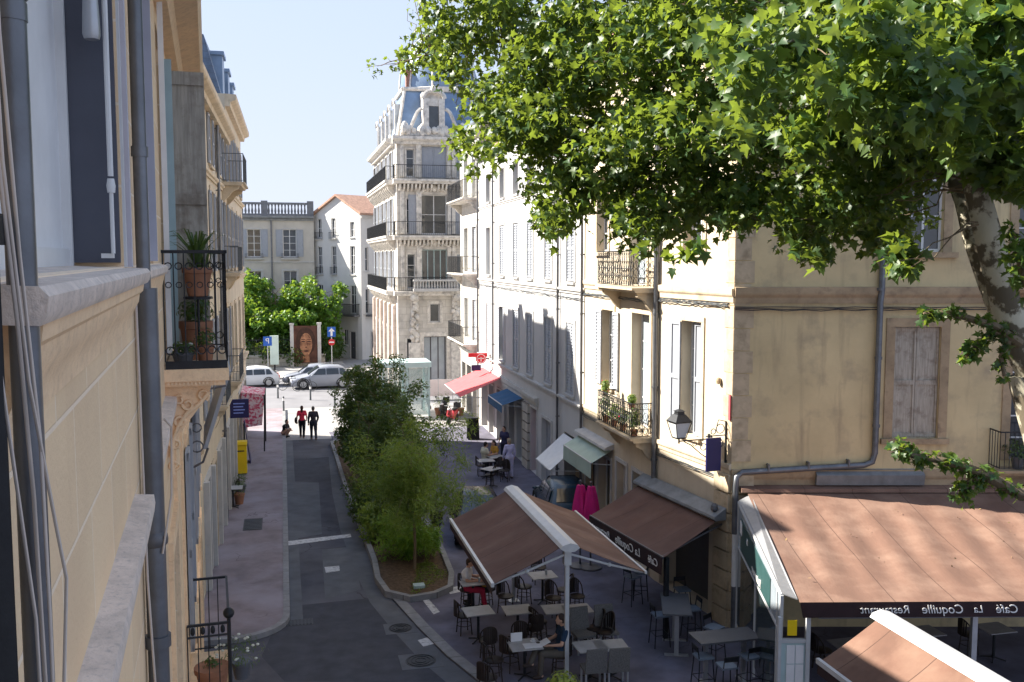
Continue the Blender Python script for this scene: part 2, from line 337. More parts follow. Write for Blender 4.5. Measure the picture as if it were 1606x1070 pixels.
ground_patch('road_stripe', [(509, 890), (532, 888), (533, 896), (511, 899)], M['paintw'], .012)
ground_patch('road_stripe', [(655, 1005), (672, 1000), (683, 1010), (664, 1015)], M['paintw'], .012)
for pts in ([(650, 925), (695, 918), (700, 926), (655, 934)], [(700, 925), (722, 921), (728, 929), (706, 934)], [(660, 940), (668, 937), (690, 962), (680, 966)]):
    ground_patch('crosswalk_stripe', pts, M['paintw'], .040)
def cover(px, py, r, z, label, sq=None):
    p = G(px, py); e = empty('manhole_cover', (p.x, p.y, z), label, 'manhole cover')
    if sq:
        a, b = sq; mb = MB().box(-a, a, -b, b, 0, .008); mb.build('plate', M['metalcover'], e)
        mb = MB()
        for i in range(8): mb.box(-a+.04, a-.04, -b+.06+i*(2*b-.1)/8, -b+.06+i*(2*b-.1)/8+.03, .008, .014)
        mb.build('rib', M['iron'], e)
    else:
        MB().box(-r*1.35, r*1.35, -r*1.2, r*1.2, 0, .004).build('surround', M['asphalt3'], e)
        MB().lathe([(r, .004), (r, .010)], n=28).build('lid', M['metalcover'], e)
        mb = MB()
        for q in (.35, .62, .88): mb.ring((0, 0, .012), r*q, .012, (0, 0, 1), 24, 4)
        mb.build('ring_pattern', M['iron'], e)
cover(660, 1037, .36, .006, 'round ringed iron manhole cover in a pale asphalt square near the terrace kerb')
cover(628, 986, .3, .008, 'plain dark round manhole cover beside the terrace kerb')
cover(397, 828, .3, .128, 'square grey ribbed cover in the left pavement', (.32, .75))
cover(330, 858, .3, .128, 'small dark square cover against the foot of the left wall', (.16, .2))
e = empty('drain_grate', (*G(465, 977).xy, .004), 'iron drain grate in the road gutter', 'drain grate')
MB().box(-.42, .42, -.22, .22, 0, .006).build('frame', M['metalcover'], e)
mb = MB()
for i in range(9): mb.box(-.38+i*.09, -.34+i*.09, -.18, .18, .006, .016)
mb.build('bar', M['iron'], e)
# ------------------------------------------------------------ facade kit
# local frame of a facade: x along the wall, y OUTWARD, z up
def railing(mb, pts, z, h, style='bars', r=.012, gap=.12):
    for i in range(len(pts)-1):
        a = Vector((*pts[i], z)); b = Vector((*pts[i+1], z)); d = b-a; L = d.length; u = d/L; n = max(1, round(L/gap)); Z = Vector((0, 0, 1))
        ax = Vector((-u.y, u.x, 0))
        for hh, rr in ((.06, r), (h, r*1.8)): mb.tube([a+Z*hh, b+Z*hh], rr, 4)
        if style == 'bars':
            for k in range(n+1): mb.tube([a+u*(L*k/n)+Z*.04, a+u*(L*k/n)+Z*h], r*.8, 4, False)
        elif style == 'ornate':
            mb.tube([a+Z*(h*.84), b+Z*(h*.84)], r, 4)
            for k in range(n+1): mb.tube([a+u*(L*k/n)+Z*.06, a+u*(L*k/n)+Z*h], r*.8, 4, False)
            for k in range(n):
                c = a+u*(L*(k+.5)/n); w = L/n
                mb.ring(c+Z*(h*.92), min(.045, w*.4), r*.6, ax, 8, 3)
                for q in (.2, .42, .62): mb.ring(c+Z*(h*q), w*.42, r*.7, ax, 9, 3, ez=1.5)
                mb.tube([c+Z*.06-u*w*.45, c+Z*(h*.28)+u*w*.3, c+Z*(h*.5)-u*w*.3, c+Z*(h*.82)+u*w*.4], r*.6, 3, False)
        elif style == 'scroll':
            for k in range(n+1): mb.tube([a+u*(L*k/n)+Z*.06, a+u*(L*k/n)+Z*h], r*.8, 4, False)
            for k in range(n):
                c = a+u*(L*(k+.5)/n); w = L/n
                mb.ring(c+Z*(h*.88), w*.36, r*.7, ax, 9, 3); mb.ring(c+Z*(h*.16), w*.42, r*.7, ax, 9, 3)
                mb.ring(c+Z*(h*.72), w*.3, r*.6, ax, 9, 3)
    return mb
class Fac:
    def __init__(s, root, x0, x1, z0, z1, wm, depth=8, back=.45):
        s.r = root; s.x0, s.x1, s.z0, s.z1 = x0, x1, z0, z1; s.op = []; s.wm = wm; s.depth = depth; s.back = back
    def hole(s, x0, x1, z0, z1, r=.22): s.op.append((min(x0, x1), max(x0, x1), z0, z1, r))
    def wall(s, rev=None):
        mb = MB(); xs = sorted({s.x0, s.x1}|{o[0] for o in s.op}|{o[1] for o in s.op}); zs = sorted({s.z0, s.z1}|{o[2] for o in s.op}|{o[3] for o in s.op})
        for i in range(len(xs)-1):
            for j in range(len(zs)-1):
                cx, cz = (xs[i]+xs[i+1])/2, (zs[j]+zs[j+1])/2
                if any(o[0] < cx < o[1] and o[2] < cz < o[3] for o in s.op): continue
                mb.quad((xs[i+1], 0, zs[j]), (xs[i], 0, zs[j]), (xs[i], 0, zs[j+1]), (xs[i+1], 0, zs[j+1]))
        for a, b, c, d, r in s.op:
            mb.quad((a, 0, c), (a, -r, c), (a, -r, d), (a, 0, d)); mb.quad((b, -r, c), (b, 0, c), (b, 0, d), (b, -r, d))
            mb.quad((a, 0, d), (a, -r, d), (b, -r, d), (b, 0, d)); mb.quad((a, -r, c), (a, 0, c), (b, 0, c), (b, -r, c))
        # sides, top, back so that the building is a closed volume
        D = -s.depth
        mb.quad((s.x0, 0, s.z0), (s.x0, D, s.z0), (s.x0, D, s.z1), (s.x0, 0, s.z1)); mb.quad((s.x1, D, s.z0), (s.x1, 0, s.z0), (s.x1, 0, s.z1), (s.x1, D, s.z1))
        mb.quad((s.x0, 0, s.z1), (s.x0, D, s.z1), (s.x1, D, s.z1), (s.x1, 0, s.z1)); mb.quad((s.x0, D, s.z0), (s.x1, D, s.z0), (s.x1, D, s.z1), (s.x0, D, s.z1))
        return mb.build('wall', s.wm, s.r)
    def win(s, x0, x1, z0, z1, r=.22, shut=None, sm='shut_white', fm='frame_white', pane='glass', sill=.08, surr=0, tm='white_trim', rows=3, cols=2, arch=False, name='window', sproj=.1, silh=.09, slat=True, mul=.03, fr=.06, sd=-.12):
        if x0 > x1: x0, x1 = x1, x0
        s.hole(x0, x1, z0, z1, r); W = x1-x0; Hh = z1-z0
        mb = MB(); y = -r+.07
        mb.box(x0, x0+fr, y-.05, y, z0, z1); mb.box(x1-fr, x1, y-.05, y, z0, z1); mb.box(x0+fr, x1-fr, y-.05, y, z0, z0+fr*1.3); mb.box(x0+fr, x1-fr, y-.05, y, z1-fr, z1)
        for i in range(1, cols):
            cx = x0+W*i/cols; mb.box(cx-mul, cx+mul, y-.045, y-.003, z0+fr*1.3, z1-fr)
        for j in range(1, rows):
            cz = z0+Hh*j/rows; mb.box(x0+fr, x1-fr, y-.045, y-.006, cz-mul*.6, cz+mul*.6)
        wo = mb.build(name, M[fm], s.r)
        MB().box(x0+.01, x1-.01, y-.035, y-.022, z0+.01, z1-.01).build('pane', M[pane], wo)
        if sill: MB().box(x0-sill, x1+sill, -.02, sproj, z0-silh, z0-.003).build('sill', M[tm], wo)
        if surr:
            q = MB(); p = .035
            q.box(x0-surr, x0-.002, -.01, p, z0, z1); q.box(x1+.002, x1+surr, -.01, p, z0, z1); q.box(x0-surr, x1+surr, -.01, p+.004, z1+.002, z1+surr)
            q.build('surround', M[tm], wo)
        if shut:
            w2 = W/2
            def leaf(cx0, cx1, yy, nm='shutter'):
                q = MB(); q.box(cx0, cx1, yy, yy+.022, z0+.03, z1-.03)
                if slat:
                    n = int((Hh-.3)/.11)
                    for k in range(n):
                        zz = z0+.16+k*(Hh-.3)/n
                        q.add([(cx0+.05, yy+.024, zz), (cx1-.05, yy+.024, zz), (cx1-.05, yy+.045, zz+.02), (cx0+.05, yy+.045, zz+.02), (cx0+.05, yy+.024, zz+.08), (cx1-.05, yy+.024, zz+.08)], [(0, 1, 2, 3), (3, 2, 5, 4)])
                for za, zb in ((z0+.03, z0+.12), (z1-.12, z1-.03), (z0+Hh*.48, z0+Hh*.52)): q.box(cx0, cx1, yy+.022, yy+.05, za, zb)
                q.box(cx0, cx0+.05, yy+.021, yy+.052, z0+.03, z1-.03); q.box(cx1-.05, cx1, yy+.021, yy+.052, z0+.03, z1-.03)
                q.build(nm, M[sm], wo)
            if shut in ('closed', 'half'):
                leaf(x0+.01, x0+w2-.006, sd)
                if shut == 'closed': leaf(x0+w2+.006, x1-.01, sd)
            if shut in ('open', 'half'):
                leaf(x1+.02, x1+.02+w2, .02)
                if shut == 'open': leaf(x0-.02-w2, x0-.02, .02)
        return wo
    def band(s, z, h=.16, p=.1, m='white_trim', x0=None, x1=None, name='string_course', steps=2):
        x0 = s.x0 if x0 is None else x0; x1 = s.x1 if x1 is None else x1
        mb = MB(); poly = [(-.02, z), (p*.45, z), (p*.5, z+h*.35), (p*.9, z+h*.5), (p, z+h*.6), (p, z+h*.95), (-.02, z+h)]
        mb.xprism(poly, x0, x1); return mb.build(name, M[m], s.r)
    def balc(s, x0, x1, z, d=.7, h=1.0, style='bars', m='white_trim', rm='iron', br=True, th=.14, gap=.12, r=.012):
        mb = MB(); poly = [(-.05, z-th), (d*.85, z-th), (d*.9, z-th*.5), (d, z-th*.45), (d, z), (-.05, z)]
        mb.xprism(poly, x0, x1); b = mb.build('balcony', M[m], s.r)
        mb = MB(); e = .06
        railing(mb, [(x0+e, .02), (x0+e, d-e), (x1-e, d-e), (x1-e, .02)], z, h, style, r, gap); mb.build('railing', M[rm], b)
        if br:
            for xx in (x0+.18, x1-.18):
                q = MB(); q.xprism([(-.02, z-th-.001), (d*.75, z-th-.001), (d*.72, z-th-.12), (d*.45, z-th-.22), (d*.3, z-th-.4), (d*.12, z-th-.55), (-.02, z-th-.6)], xx-.09, xx+.09)
                q.build('bracket', M[m], b)
        return b
    def pipe(s, x, z0, z1, r=.055, m='pipe', y=.1, bottom='whiteplain', n=10):
        mb = MB().tube([(x, y, z0), (x, y, z1)], r, n)
        z = z0+1.0
        while z < z1: mb.lathe([(r*1.25, 0), (r*1.25, .06)], x, y, z, n); mb.box(x-r*.5, x+r*.5, -.01, y-r*.6, z+.01, z+.05); z += 2.1
        return mb.build('downpipe', M[m], s.r, 50)
    def wire(s, z, x0=None, x1=None, n=24, m='iron_grey', y=.04, sag=.05, r=.014):
        x0 = s.x0 if x0 is None else x0; x1 = s.x1 if x1 is None else x1; mb = MB(); rr = random.Random(int(z*100))
        for q in range(3):
            mb.tube([(x0+(x1-x0)*i/n, y+.015*q, z-.03*q-sag*abs(math.sin(i*1.7+q))*rr.random()) for i in range(n+1)], r, 4)
        return mb.build('cable_run', M[m], s.r)
def door(F_, x0, x1, z0, z1, m, r=.3, panels=2, glazed=False, surr=.12, tm='white_trim', pane='glass', name='door', cols=1):
    if x0 > x1: x0, x1 = x1, x0
    F_.hole(x0, x1, z0, z1, r); W = x1-x0
    mb = MB(); y = -r+.08
    mb.box(x0, x0+.07, y-.06, y, z0, z1); mb.box(x1-.07, x1, y-.06, y, z0, z1); mb.box(x0+.07, x1-.07, y-.06, y, z1-.08, z1)
    if glazed:
        mb.box(x0+.07, x1-.07, y-.055, y-.005, z0, z0+.35)
        for i in range(1, cols+1):
            cx = x0+W*i/(cols+1); mb.box(cx-.04, cx+.04, y-.055, y-.008, z0+.35, z1-.08)
    else:
        mb.box(x0+.07, x1-.07, y-.055, y-.02, z0, z1-.08)
        for i in range(panels):
            for zz0, zz1 in ((z0+.15, z0+(z1-z0)*.4), (z0+(z1-z0)*.45, z1-.25)):
                a = x0+.12+(W-.2)*i/panels; mb.box(a, a+(W-.2)/panels-.06, y-.03, y-.006, zz0, zz1)
    d = mb.build(name, M[m], F_.r)
    if glazed: MB().box(x0+.01, x1-.01, y-.04, y-.03, z0+.01, z1-.01).build('pane', M[pane], d)
    else: MB().ell((x0+W*.5+.05, y+.02, z0+1.05), .035).build('handle', M['alu_grey'], d, 60)
    if surr:
        q = MB(); q.box(x0-surr, x0-.002, -.01, .04, z0, z1); q.box(x1+.002, x1+surr, -.01, .04, z0, z1); q.box(x0-surr, x1+surr, -.01, .045, z1+.002, z1+surr)
        q.build('surround', M[tm], d)
    return d
# facade corner points of the right hand row
P0 = Vector((10.88, 21.74)); P1 = Vector((10.38, 25.49)); P2 = Vector((10.41, 32.46)); P3 = Vector((10.77, 52.85)); P4 = Vector((10.89, 59.3))
# ============================ corner building (cream): two street facades + the side wall
cb = empty('corner_building', (P0.x, P0.y, 0), 'cream corner building with stone quoins, old shutters and two iron balconies above the cafe', 'building')
def sub(root, P, u):    # helper frame: parts built in a frame (origin P, x dir u) then expressed in the root's frame
    z = Vector((0, 0, 1)); x = Vector((u.x, u.y, 0)).normalized(); y = z.cross(x)
    A = Matrix(((x.x, y.x, 0, P.x), (x.y, y.y, 0, P.y), (0, 0, 1, 0), (0, 0, 0, 1)))
    rl = root.location; B = Matrix.Translation(rl) @ Matrix.Rotation(root.rotation_euler.z, 4, 'Z')
    return B.inverted() @ A
class SubFac(Fac):      # facade whose parts are children of root but stand on another line
    def __init__(s, root, P, u, x0, x1, z0, z1, wm, depth=8):
        super().__init__(root, x0, x1, z0, z1, wm, depth); s.M = sub(root, P, u); s.before = {c.name for c in root.children}
    def done(s):
        s.wall()
        for c in s.r.children:
            if c.name not in s.before: c.matrix_basis = s.M.copy()
        bpy.context.view_layer.update()
TOP = 16.2
d1 = (P1-P0); L1 = d1.length
f = SubFac(cb, P0, d1, .0, L1, 0, TOP, M['cream'], 1.6)
W_ = dict(fm='frame_white', tm='cream_trim', surr=.14)
f.win(1.45, 2.42, 4.62, 7.72, .34, rows=4, pane='curtain', shut='half', slat=False, sill=.05, **W_)
f.win(1.45, 2.42, 9.55, 12.1, .3, rows=4, sill=.12, silh=.12, **W_)
f.band(8.30, .36, .09, 'cream_trim'); f.band(3.98, .26, .07, 'cream_trim')
f.wire(8.28, .2, L1); f.wire(3.85, .2, L1, n=10, r=.01)
f.hole(.95, 3.5, .05, 2.75, .6); 
q = MB(); q.box(.95, 3.5, -.6, -.55, .05, 2.75)
q.build('shopfront', M['frame_dark'], cb)
for i in range(22): z = i*.56+4.3; MB().box(-.003, .30 if i % 2 else .40, -.01, .018, z+.012, z+.548).build('quoin', M['quoin'], cb)
for i in range(8): z = i*.5; MB().box(-.03, .62, -.01, .10, z+.02, z+.47).build('quoin', M['quoin'], cb)
f.pipe(L1-.06, 2.6, TOP, .075, 'pipe')
f.done()
# second street facade
d2 = P2-P1; L2 = d2.length
f = SubFac(cb, P1, d2, 0, L2, 0, TOP, M['cream'], 6)
W_ = dict(fm='frame_white', tm='cream_trim', surr=.16)
f.win(.55, 2.0, 4.3, 7.75, .34, rows=4, pane='curtain', shut=None, sill=0, **W_)
f.win(3.75, 4.85, 5.15, 7.7, .30, rows=3, shut='open', sm='shut_grey', sill=.1, **W_)
f.win(.9, 2.3, 8.6, 11.6, .3, rows=4, pane='curtain', sill=0, **W_)
f.win(4.35, 5.5, 9.6, 12.1, .3, rows=4, sill=.12, silh=.12, pane='glass', **W_)
f.balc(.1, 3.3, 4.22, .75, 1.0, 'ornate', 'cream_trim', 'iron', gap=.19)
f.balc(.1, 3.4, 8.55, .75, 1.05, 'ornate', 'cream_trim', 'iron', gap=.19)
f.band(8.34, .30, .08, 'cream_trim', 3.5, L2); f.band(3.98, .22, .06, 'cream_trim')
f.wire(8.20, 0, L2); f.wire(3.88, 0, L2, n=10, r=.01)
f.pipe(L2-.05, .1, TOP, .05, 'pipe_dark')
door(f, .5, 1.8, .05, 2.9, 'frame_white', .35, glazed=True, tm='white_trim')
door(f, 2.4, 3.3, .05, 2.9, 'white_trim', .3, tm='white_trim')
door(f, 3.9, 5.2, .05, 2.75, 'frame_white', .35, glazed=True, cols=2, tm='white_trim')
door(f, 5.5, 6.6, .05, 2.75, 'frame_dark', .35, glazed=True, cols=1, tm='white_trim')
f.done()
# side wall facing the square (x grows to the LEFT in this frame)
SW = Vector((rt.x, rt.y)); LS = 17.0
f = SubFac(cb, P0, -SW, -LS, 0, 0, TOP, M['cream_side'], 9)
W_ = dict(tm='brown_trim', surr=.22)
f.win(-5.14, -4.0, 4.9, 7.7, .16, fm='shut_old', pane='frame_dark', shut='closed', sm='shut_old', slat=False, sill=.28, silh=.14, sproj=.09, **W_)
f.win(-5.10, -4.2, 9.55, 12.2, .2, rows=3, cols=2, fm='frame_white', shut=None, sill=.35, silh=.14, sproj=.12, **W_)
f.win(-8.3, -6.95, 4.35, 7.1, .2, rows=5, fm='frame_white', sill=0, **W_)
f.win(-8.4, -6.95, 8.9, 12.0, .2, rows=5, fm='frame_white', sill=0, **W_)
f.balc(-9.6, -6.4, 4.2, .6, .95, 'bars', 'brown_trim', 'iron')
f.balc(-9.6, -6.4, 8.7, .6, .95, 'bars', 'brown_trim', 'iron')
f.band(8.28, .42, .09, 'brown_trim', -LS, 0); f.band(3.72, .40, .08, 'brown_trim', -LS, 0)
f.wire(8.2, -LS, 0, n=40, m='iron'); 
for i in range(22): z = i*.56+4.3; MB().box(-.40 if i % 2 else -.48, .0, -.01, .018, z+.012, z+.548).build('quoin', M['quoin'], cb)
for i in range(8): z = i*.5; MB().box(-.55, 0, -.01, .09, z+.02, z+.47).build('quoin', M['quoin'], cb)
q = MB(); q.tube([(-3.6, .1, TOP), (-3.6, .1, 8.6), (-3.56, .13, 8.3), (-3.56, .1, 4.55), (-3.5, .1, 4.32), (-3.3, .1, 4.24), (-.25, .1, 4.06), (-.10, .16, 3.95), (-.08, .16, 3.7), (-.08, .16, 2.5)], .075, 10)
for z in (5.2, 6.9, 8.6, 10.5): q.lathe([(.095, 0), (.095, .07)], -3.57, .1, z, 10)
for x in (-2.9, -1.9, -.9): q.box(x-.02, x+.02, -.02, .19, 4.05+(-x)*.055, 4.22+(-x)*.055)
q.build('downpipe', M['pipe'], cb, 50)
q = MB(); q.tube([(-.08, .16, 2.5), (-.08, .16, 1.15)], .06, 10); q.build('drain_sleeve', M['whiteplain'], cb, 50)
q = MB(); q.tube([(-.08, .16, 1.15), (-.08, .16, .04)], .055, 10); q.build('drain_foot', M['pipe'], cb, 50)
q = MB(); q.xprism([(-.02, 3.74), (.16, 3.74), (.20, 4.0), (-.02, 4.14)], -4.8, -2.1); q.build('flashing', M['lead'], cb)
f.done()
# house number plates etc on the corner: small pink plaque
f = SubFac(cb, P0, d1, 0, 0, 0, 0, M['cream']); f.wall = lambda: None
MB().box(.02, .10, .034, .06, 5.35, 6.0).build('plaque', M['redcloth'], cb)
q = MB().lathe([(.0, 0), (.06, .02), (.07, .10), (.05, .16), (0, .18)], .55, .06, 6.2, 10); q.build('vent_cap', M['brown_trim'], cb)
f.done()
def roof(root, pts, z, over=.35, th=.14, rm='tile', name='roof', rise=.9):
    c = Vector((sum(p[0] for p in pts)/len(pts), sum(p[1] for p in pts)/len(pts)))
    P = [Vector(p)+(Vector(p)-c).normalized()*over for p in pts]; n = len(P)
    a = [(p.x, p.y, z) for p in P]+[(p.x, p.y, z+th) for p in P]+[(c.x, c.y, z+th+rise)]
    mb = MB().add(a, [tuple(range(n-1, -1, -1))]+[(i, (i+1) % n, n+(i+1) % n, n+i) for i in range(n)]+[(n+i, n+(i+1) % n, 2*n) for i in range(n)])
    return mb.build(name, M[rm], root)
E1 = P0+SW*LS
roof(cb, [tuple(p-P0) for p in (P0, E1, E1+Vector((2, 9)), P2+Vector((7, 2)), P2, P1)], TOP+.002, .4)
# ============================ white row building
d3 = P3-P2; L3 = d3.length
wb = empty('white_building', (P2.x, P2.y, 0), 'long white rendered townhouse with rows of tall shuttered windows', 'building', ux=d3)
f = Fac(wb, .001, L3, 0, 15.0, M['white_wall'], 8)
cols_ = [(1.1, 2.31), (4.19, 5.83), (7.38, 8.94), (10.21, 11.7), (13.29, 14.84), (16.83, 18.4)]
for i, (a, b) in enumerate(cols_):
    m_ = (a+b)/2; a, b = m_-.55, m_+.55
    wd = dict(surr=.14, sill=.06, rows=4, sd=-.055)
    f.win(a, b, 4.3, 6.98, .24, shut='closed' if i != 4 else 'half', sm='shut_grey', **wd)
    f.win(a, b, 8.52, 11.02, .24, shut='closed' if i < 5 else None, sm='shut_white', pane='curtain' if i == 5 else 'glass', **wd)
    f.win(a, b, 12.35, 13.8, .24, rows=2, surr=.12, sill=.06)
f.band(8.10, .2, .12); f.band(12.08, .14, .08); f.band(3.9, .22, .14); f.band(14.7, .3, .3, name='cornice')
f.wire(7.98, 0, L3, n=40, r=.01)
f.pipe(3.2, .1, 14.7, .05, 'pipe_dark'); f.pipe(16.0, 3.9, 14.7, .05, 'pipe_dark'); f.pipe(L3-.08, 0, 14.7, .05, 'pipe_dark')
# ground floor
def roller(F_, x0, x1, z0, z1, m='white_trim', part=.55, r=.5):
    F_.hole(x0, x1, z0, z1, r); MB().box(x0, x1, -r, -r+.05, z0, z1).build('garage_back', M['brown_trim'], F_.r)
roller(f, .25, 2.5, .1, 2.75)
door(f, 4.4, 5.9, .05, 2.75, 'shut_white', .25, panels=3)
q = MB()
for i in range(7): q.box(8.05, 9.15, -.01, .14, .05+i*.42, .43+i*.42)
q.build('stone_pier', M['stone_block'], wb)
door(f, 6.85, 7.9, .05, 2.9, 'redcloth', .35, surr=.1)
for a, b in ((9.6, 10.7), (11.2, 12.4), (12.8, 13.6), (14.2, 15.3), (16.2, 17.4), (17.9, 19.6)): door(f, a, b, .05, 2.7, 'frame_dark', .4, glazed=True, surr=.1)
f.band(3.1, .35, .2, 'grey_wall', 6.6, 9.3, 'lintel'); f.band(3.0, .5, .1, 'white_trim', 9.35, 12.6, 'fascia'); f.band(3.0, .5, .08, 'white_trim', 12.7, 20.2, 'fascia')
f.wall()
roof(wb, [(0, 0), (0, -8), (L3, -8), (L3, 0)], 15.002, .4)
# ============================ narrow building beyond with balconies
d4 = P4-P3; L4 = d4.length
nb = empty('narrow_building', (P3.x, P3.y, 0), 'narrow pale stone building with stacked balconies at the far end of the right hand row', 'building', ux=d4)
f = Fac(nb, .001, L4, 0, 17.0, M['haus'], 8)
for zz, hh in ((4.6, 2.4), (8.6, 2.6), (12.9, 2.4)):
    for a in (.8, 3.6): f.win(a, a+1.3, zz, zz+hh, .24, surr=.12, sill=0, rows=3, shut='closed' if a < 2 and zz < 9 else None, pane='curtain')
f.balc(.3, 6.2, 4.5, .9, 1.0, 'bars', 'haus_trim'); f.balc(.3, 6.2, 8.5, .9, 1.0, 'bars', 'haus_trim'); f.balc(.3, 6.2, 12.8, .9, 1.0, 'bars', 'haus_trim')
f.band(16.2, .5, .4, 'haus_trim', name='cornice'); f.band(3.7, .25, .15, 'haus_trim')
for a, b in ((.6, 2.0), (2.5, 4.0), (4.5, 5.8)): door(f, a, b, .05, 3.0, 'frame_dark', .4, glazed=True, surr=.1)
f.wall(); roof(nb, [(0, 0), (0, -8), (L4, -8), (L4, 0)], 17.002, .3, rm='zinc')
# ============================ left row
B = Vector((-2.0, 53.0)); A = Vector((-2.25, 26.0))
lb = empty('mansard_building', (B.x, B.y, 0), 'cream slate roofed building with three dormers at the far end of the left row', 'building', ux=A-B)
Lb = 12.2
f = Fac(lb, 0, Lb, 0, 16.0, M['cream'], 8)
for zz, hh in ((4.8, 2.6), (8.95, 2.5), (12.45, 2.3)):
    for a in (1.2, 4.6, 8.0, 10.6): f.win(a, a+1.1, zz, zz+hh, .2, surr=.16, tm='cream_trim', sill=.05, shut='open' if zz > 8 else None, sm='shut_white', slat=False)
f.band(8.4, .22, .14, 'cream_trim'); f.band(12.0, .2, .14, 'cream_trim'); f.band(4.2, .25, .18, 'cream_trim'); f.band(15.5, .5, .45, 'cream_trim', name='cornice')
for k, a in enumerate((.6, 3.2, 5.8)): door(f, a+.1, a+1.9, .13, 3.1, 'frame_dark', .35, glazed=True, tm='white_trim', surr=.15)
door(f, 8.6, 10.6, .13, 3.1, 'frame_dark', .35, glazed=True, tm='cream_trim', surr=.2)
f.wall()
q = MB(); q.xprism([(-.15, 16.002), (-.75, 18.3), (-7, 18.9), (-7.9, 16.002)], .05, Lb-.05); rf = q.build('mansard_roof', M['slate'], lb)
for a in (1.6, 5.2, 9.0):
    q = MB(); q.box(a, a+1.2, -.9, -.18, 16.1, 17.9); q.xprism([(-.1, 17.9), (-.1, 18.05), (-1.0, 18.05), (-1.0, 17.9)], a-.1, a+1.3); q.build('dormer', M['zinc'], rf)
for a in (3.4, 8): MB().box(a, a+.7, -2.2, -1.2, 18.2, 19.2).box(a-.05, a+.75, -2.25, -1.15, 19.2, 19.3).build('chimney', M['chimney'], rf)
mb_ = empty('balcony_building', (B.x+(A.x-B.x)*Lb/27, B.y-Lb, 0), 'cream building mid left row with grey shutters, stacked iron balconies and shopfronts', 'building', ux=A-B)
Lm = 27.0-Lb
f = Fac(mb_, .001, Lm, 0, 14.4, M['cream'], 8)
for zz, hh in ((4.8, 2.7), (8.95, 2.6), (12.35, 1.6)):
    for a in (.9, 4.2, 7.6, 11.2): f.win(a, a+1.1, zz, zz+hh, .2, surr=.16, tm='cream_trim', sill=.05, shut='open', sm='shut_grey' if a > 4 else 'shut_white', slat=False)
f.balc(.2, 3.2, 4.7, .55, 1.0, 'bars', 'cream_trim', 'iron_grey'); f.balc(.2, 3.2, 8.85, .6, 1.0, 'bars', 'cream_trim', 'iron_grey'); f.balc(.2, 3.2, 12.25, .85, 1.05, 'bars', 'cream_trim', 'iron_grey')
f.balc(7.0, 9.4, 4.7, .45, .95, 'bars', 'cream_trim', 'iron_grey')
f.band(8.45, .2, .12, 'cream_trim'); f.band(11.9, .2, .12, 'cream_trim'); f.band(4.15, .25, .16, 'cream_trim', 0, 14.8); f.band(13.95, .45, .4, 'cream_trim', name='cornice')
for k, a in enumerate((.5, 2.6, 4.8, 7.0, 9.2, 11.6)):
    door(f, a, a+1.5, .13, 3.0, 'frame_dark', .3, glazed=True, tm='white_trim' if k % 2 else 'cream_trim', surr=.22)
q = MB()
for a in (.2, 2.3, 4.5, 6.7, 8.9, 11.2, 13.4): MB().box(a-.12, a+.12, -.01, .16, .13, 3.2).build('pilaster', M['white_trim'], mb_)
f.pipe(6.0, .2, 14.0, .05); f.wall()
q = MB(); q.xprism([(-.15, 14.402), (-.7, 15.5), (-7, 16.0), (-7.9, 14.402)], .05, Lm-.05); q.build('mansard_roof', M['slate'], mb_)
# ============================ near building (x is minus the distance from the camera)
nr = empty('near_building', (-.36, 0, 0), 'cream ashlar building right beside the viewer with deep stone sills, a ledge and grey shutters', 'building', ux=Vector((.0713, -.9975)))
f = Fac(nr, -26.2, 1.2, 0, 12.0, M['near'], 7)
f.op += [(-4.6, -1.9, 9.36, 11.75, .26), (-7.0, -5.45, 9.36, 11.75, .12), (-9.45, -8.35, 8.5, 11.3, .34), (-14.0, -12.9, 8.6, 11.2, .3), (-19, -17.8, 8.6, 11.2, .3), (-23, -22, 8.6, 11.2, .3)]
for a, b in ((-9.2, -8), (-14.2, -13), (-19, -17.8), (-23, -21.8)): f.win(a, b, 4.4, 7.0, .2, surr=.14, tm='near_trim', sill=.05, shut='open' if a < -12 else None, sm='shut_grey', slat=False)
f.win(-4.4, -3.2, 4.9, 7.2, .2, surr=.14, tm='near_trim')
for a, b in ((-12.4, -10.6), (-16, -14.4), (-20.2, -18.2), (-24.6, -22.4)): door(f, a, b, .1, 3.0, 'frame_dark', .3, glazed=True, surr=.18, tm='near_trim')
f.wall()
def bx(name, m, *b, p=nr, sm=0): return MB().box(*b).build(name, M[m], p, sm)
# window 1
wo = MB().box(-4.56, -4.52, -.25, -.20, 9.36, 11.75).box(-1.94, -1.90, -.25, -.20, 9.36, 11.75).box(-4.52, -1.94, -.25, -.21, 9.36, 9.44).box(-3.3, -3.24, -.24, -.205, 9.44, 11.75).build('window', M['frame_white'], nr)
bx('pane', 'whiteplain', -4.53, -1.93, -.255, -.238, 9.37, 11.74, p=wo)
bx('shutter', 'shut_dark', -4.598, -4.565, -.235, -.012, 9.38, 11.74, p=wo)
q = MB(); q.xprism([(-.26, 9.37), (-.26, 9.30), (.085, 9.285), (.095, 9.30), (.10, 9.335), (.085, 9.352)], -4.8, -1.76); q.build('sill', M['sill_stone'], wo, 30)
q = MB(); q.xprism([(-.01, 9.284), (.075, 9.284), (.07, 9.25), (.055, 9.235), (.05, 9.2), (.03, 9.165), (.012, 9.12), (.008, 9.08), (-.01, 9.08)], -4.7, -1.86); q.build('sill_moulding', M['near_trim'], wo, 30)
q = MB(); q.tube([(-4.45, -.03, 11.7), (-4.45, -.03, 9.75)], .012, 8); q.lathe([(.016, 0), (.019, .03), (.014, .06)], -4.45, -.03, 9.68, 10); q.tube([(-4.45, -.03, 9.68), (-4.45, -.03, 9.42)], .009, 8); q.box(-4.5, -4.46, -.08, -.03, 9.40, 9.42)
q.build('crank_rod', M['frame_white'], wo, 40)
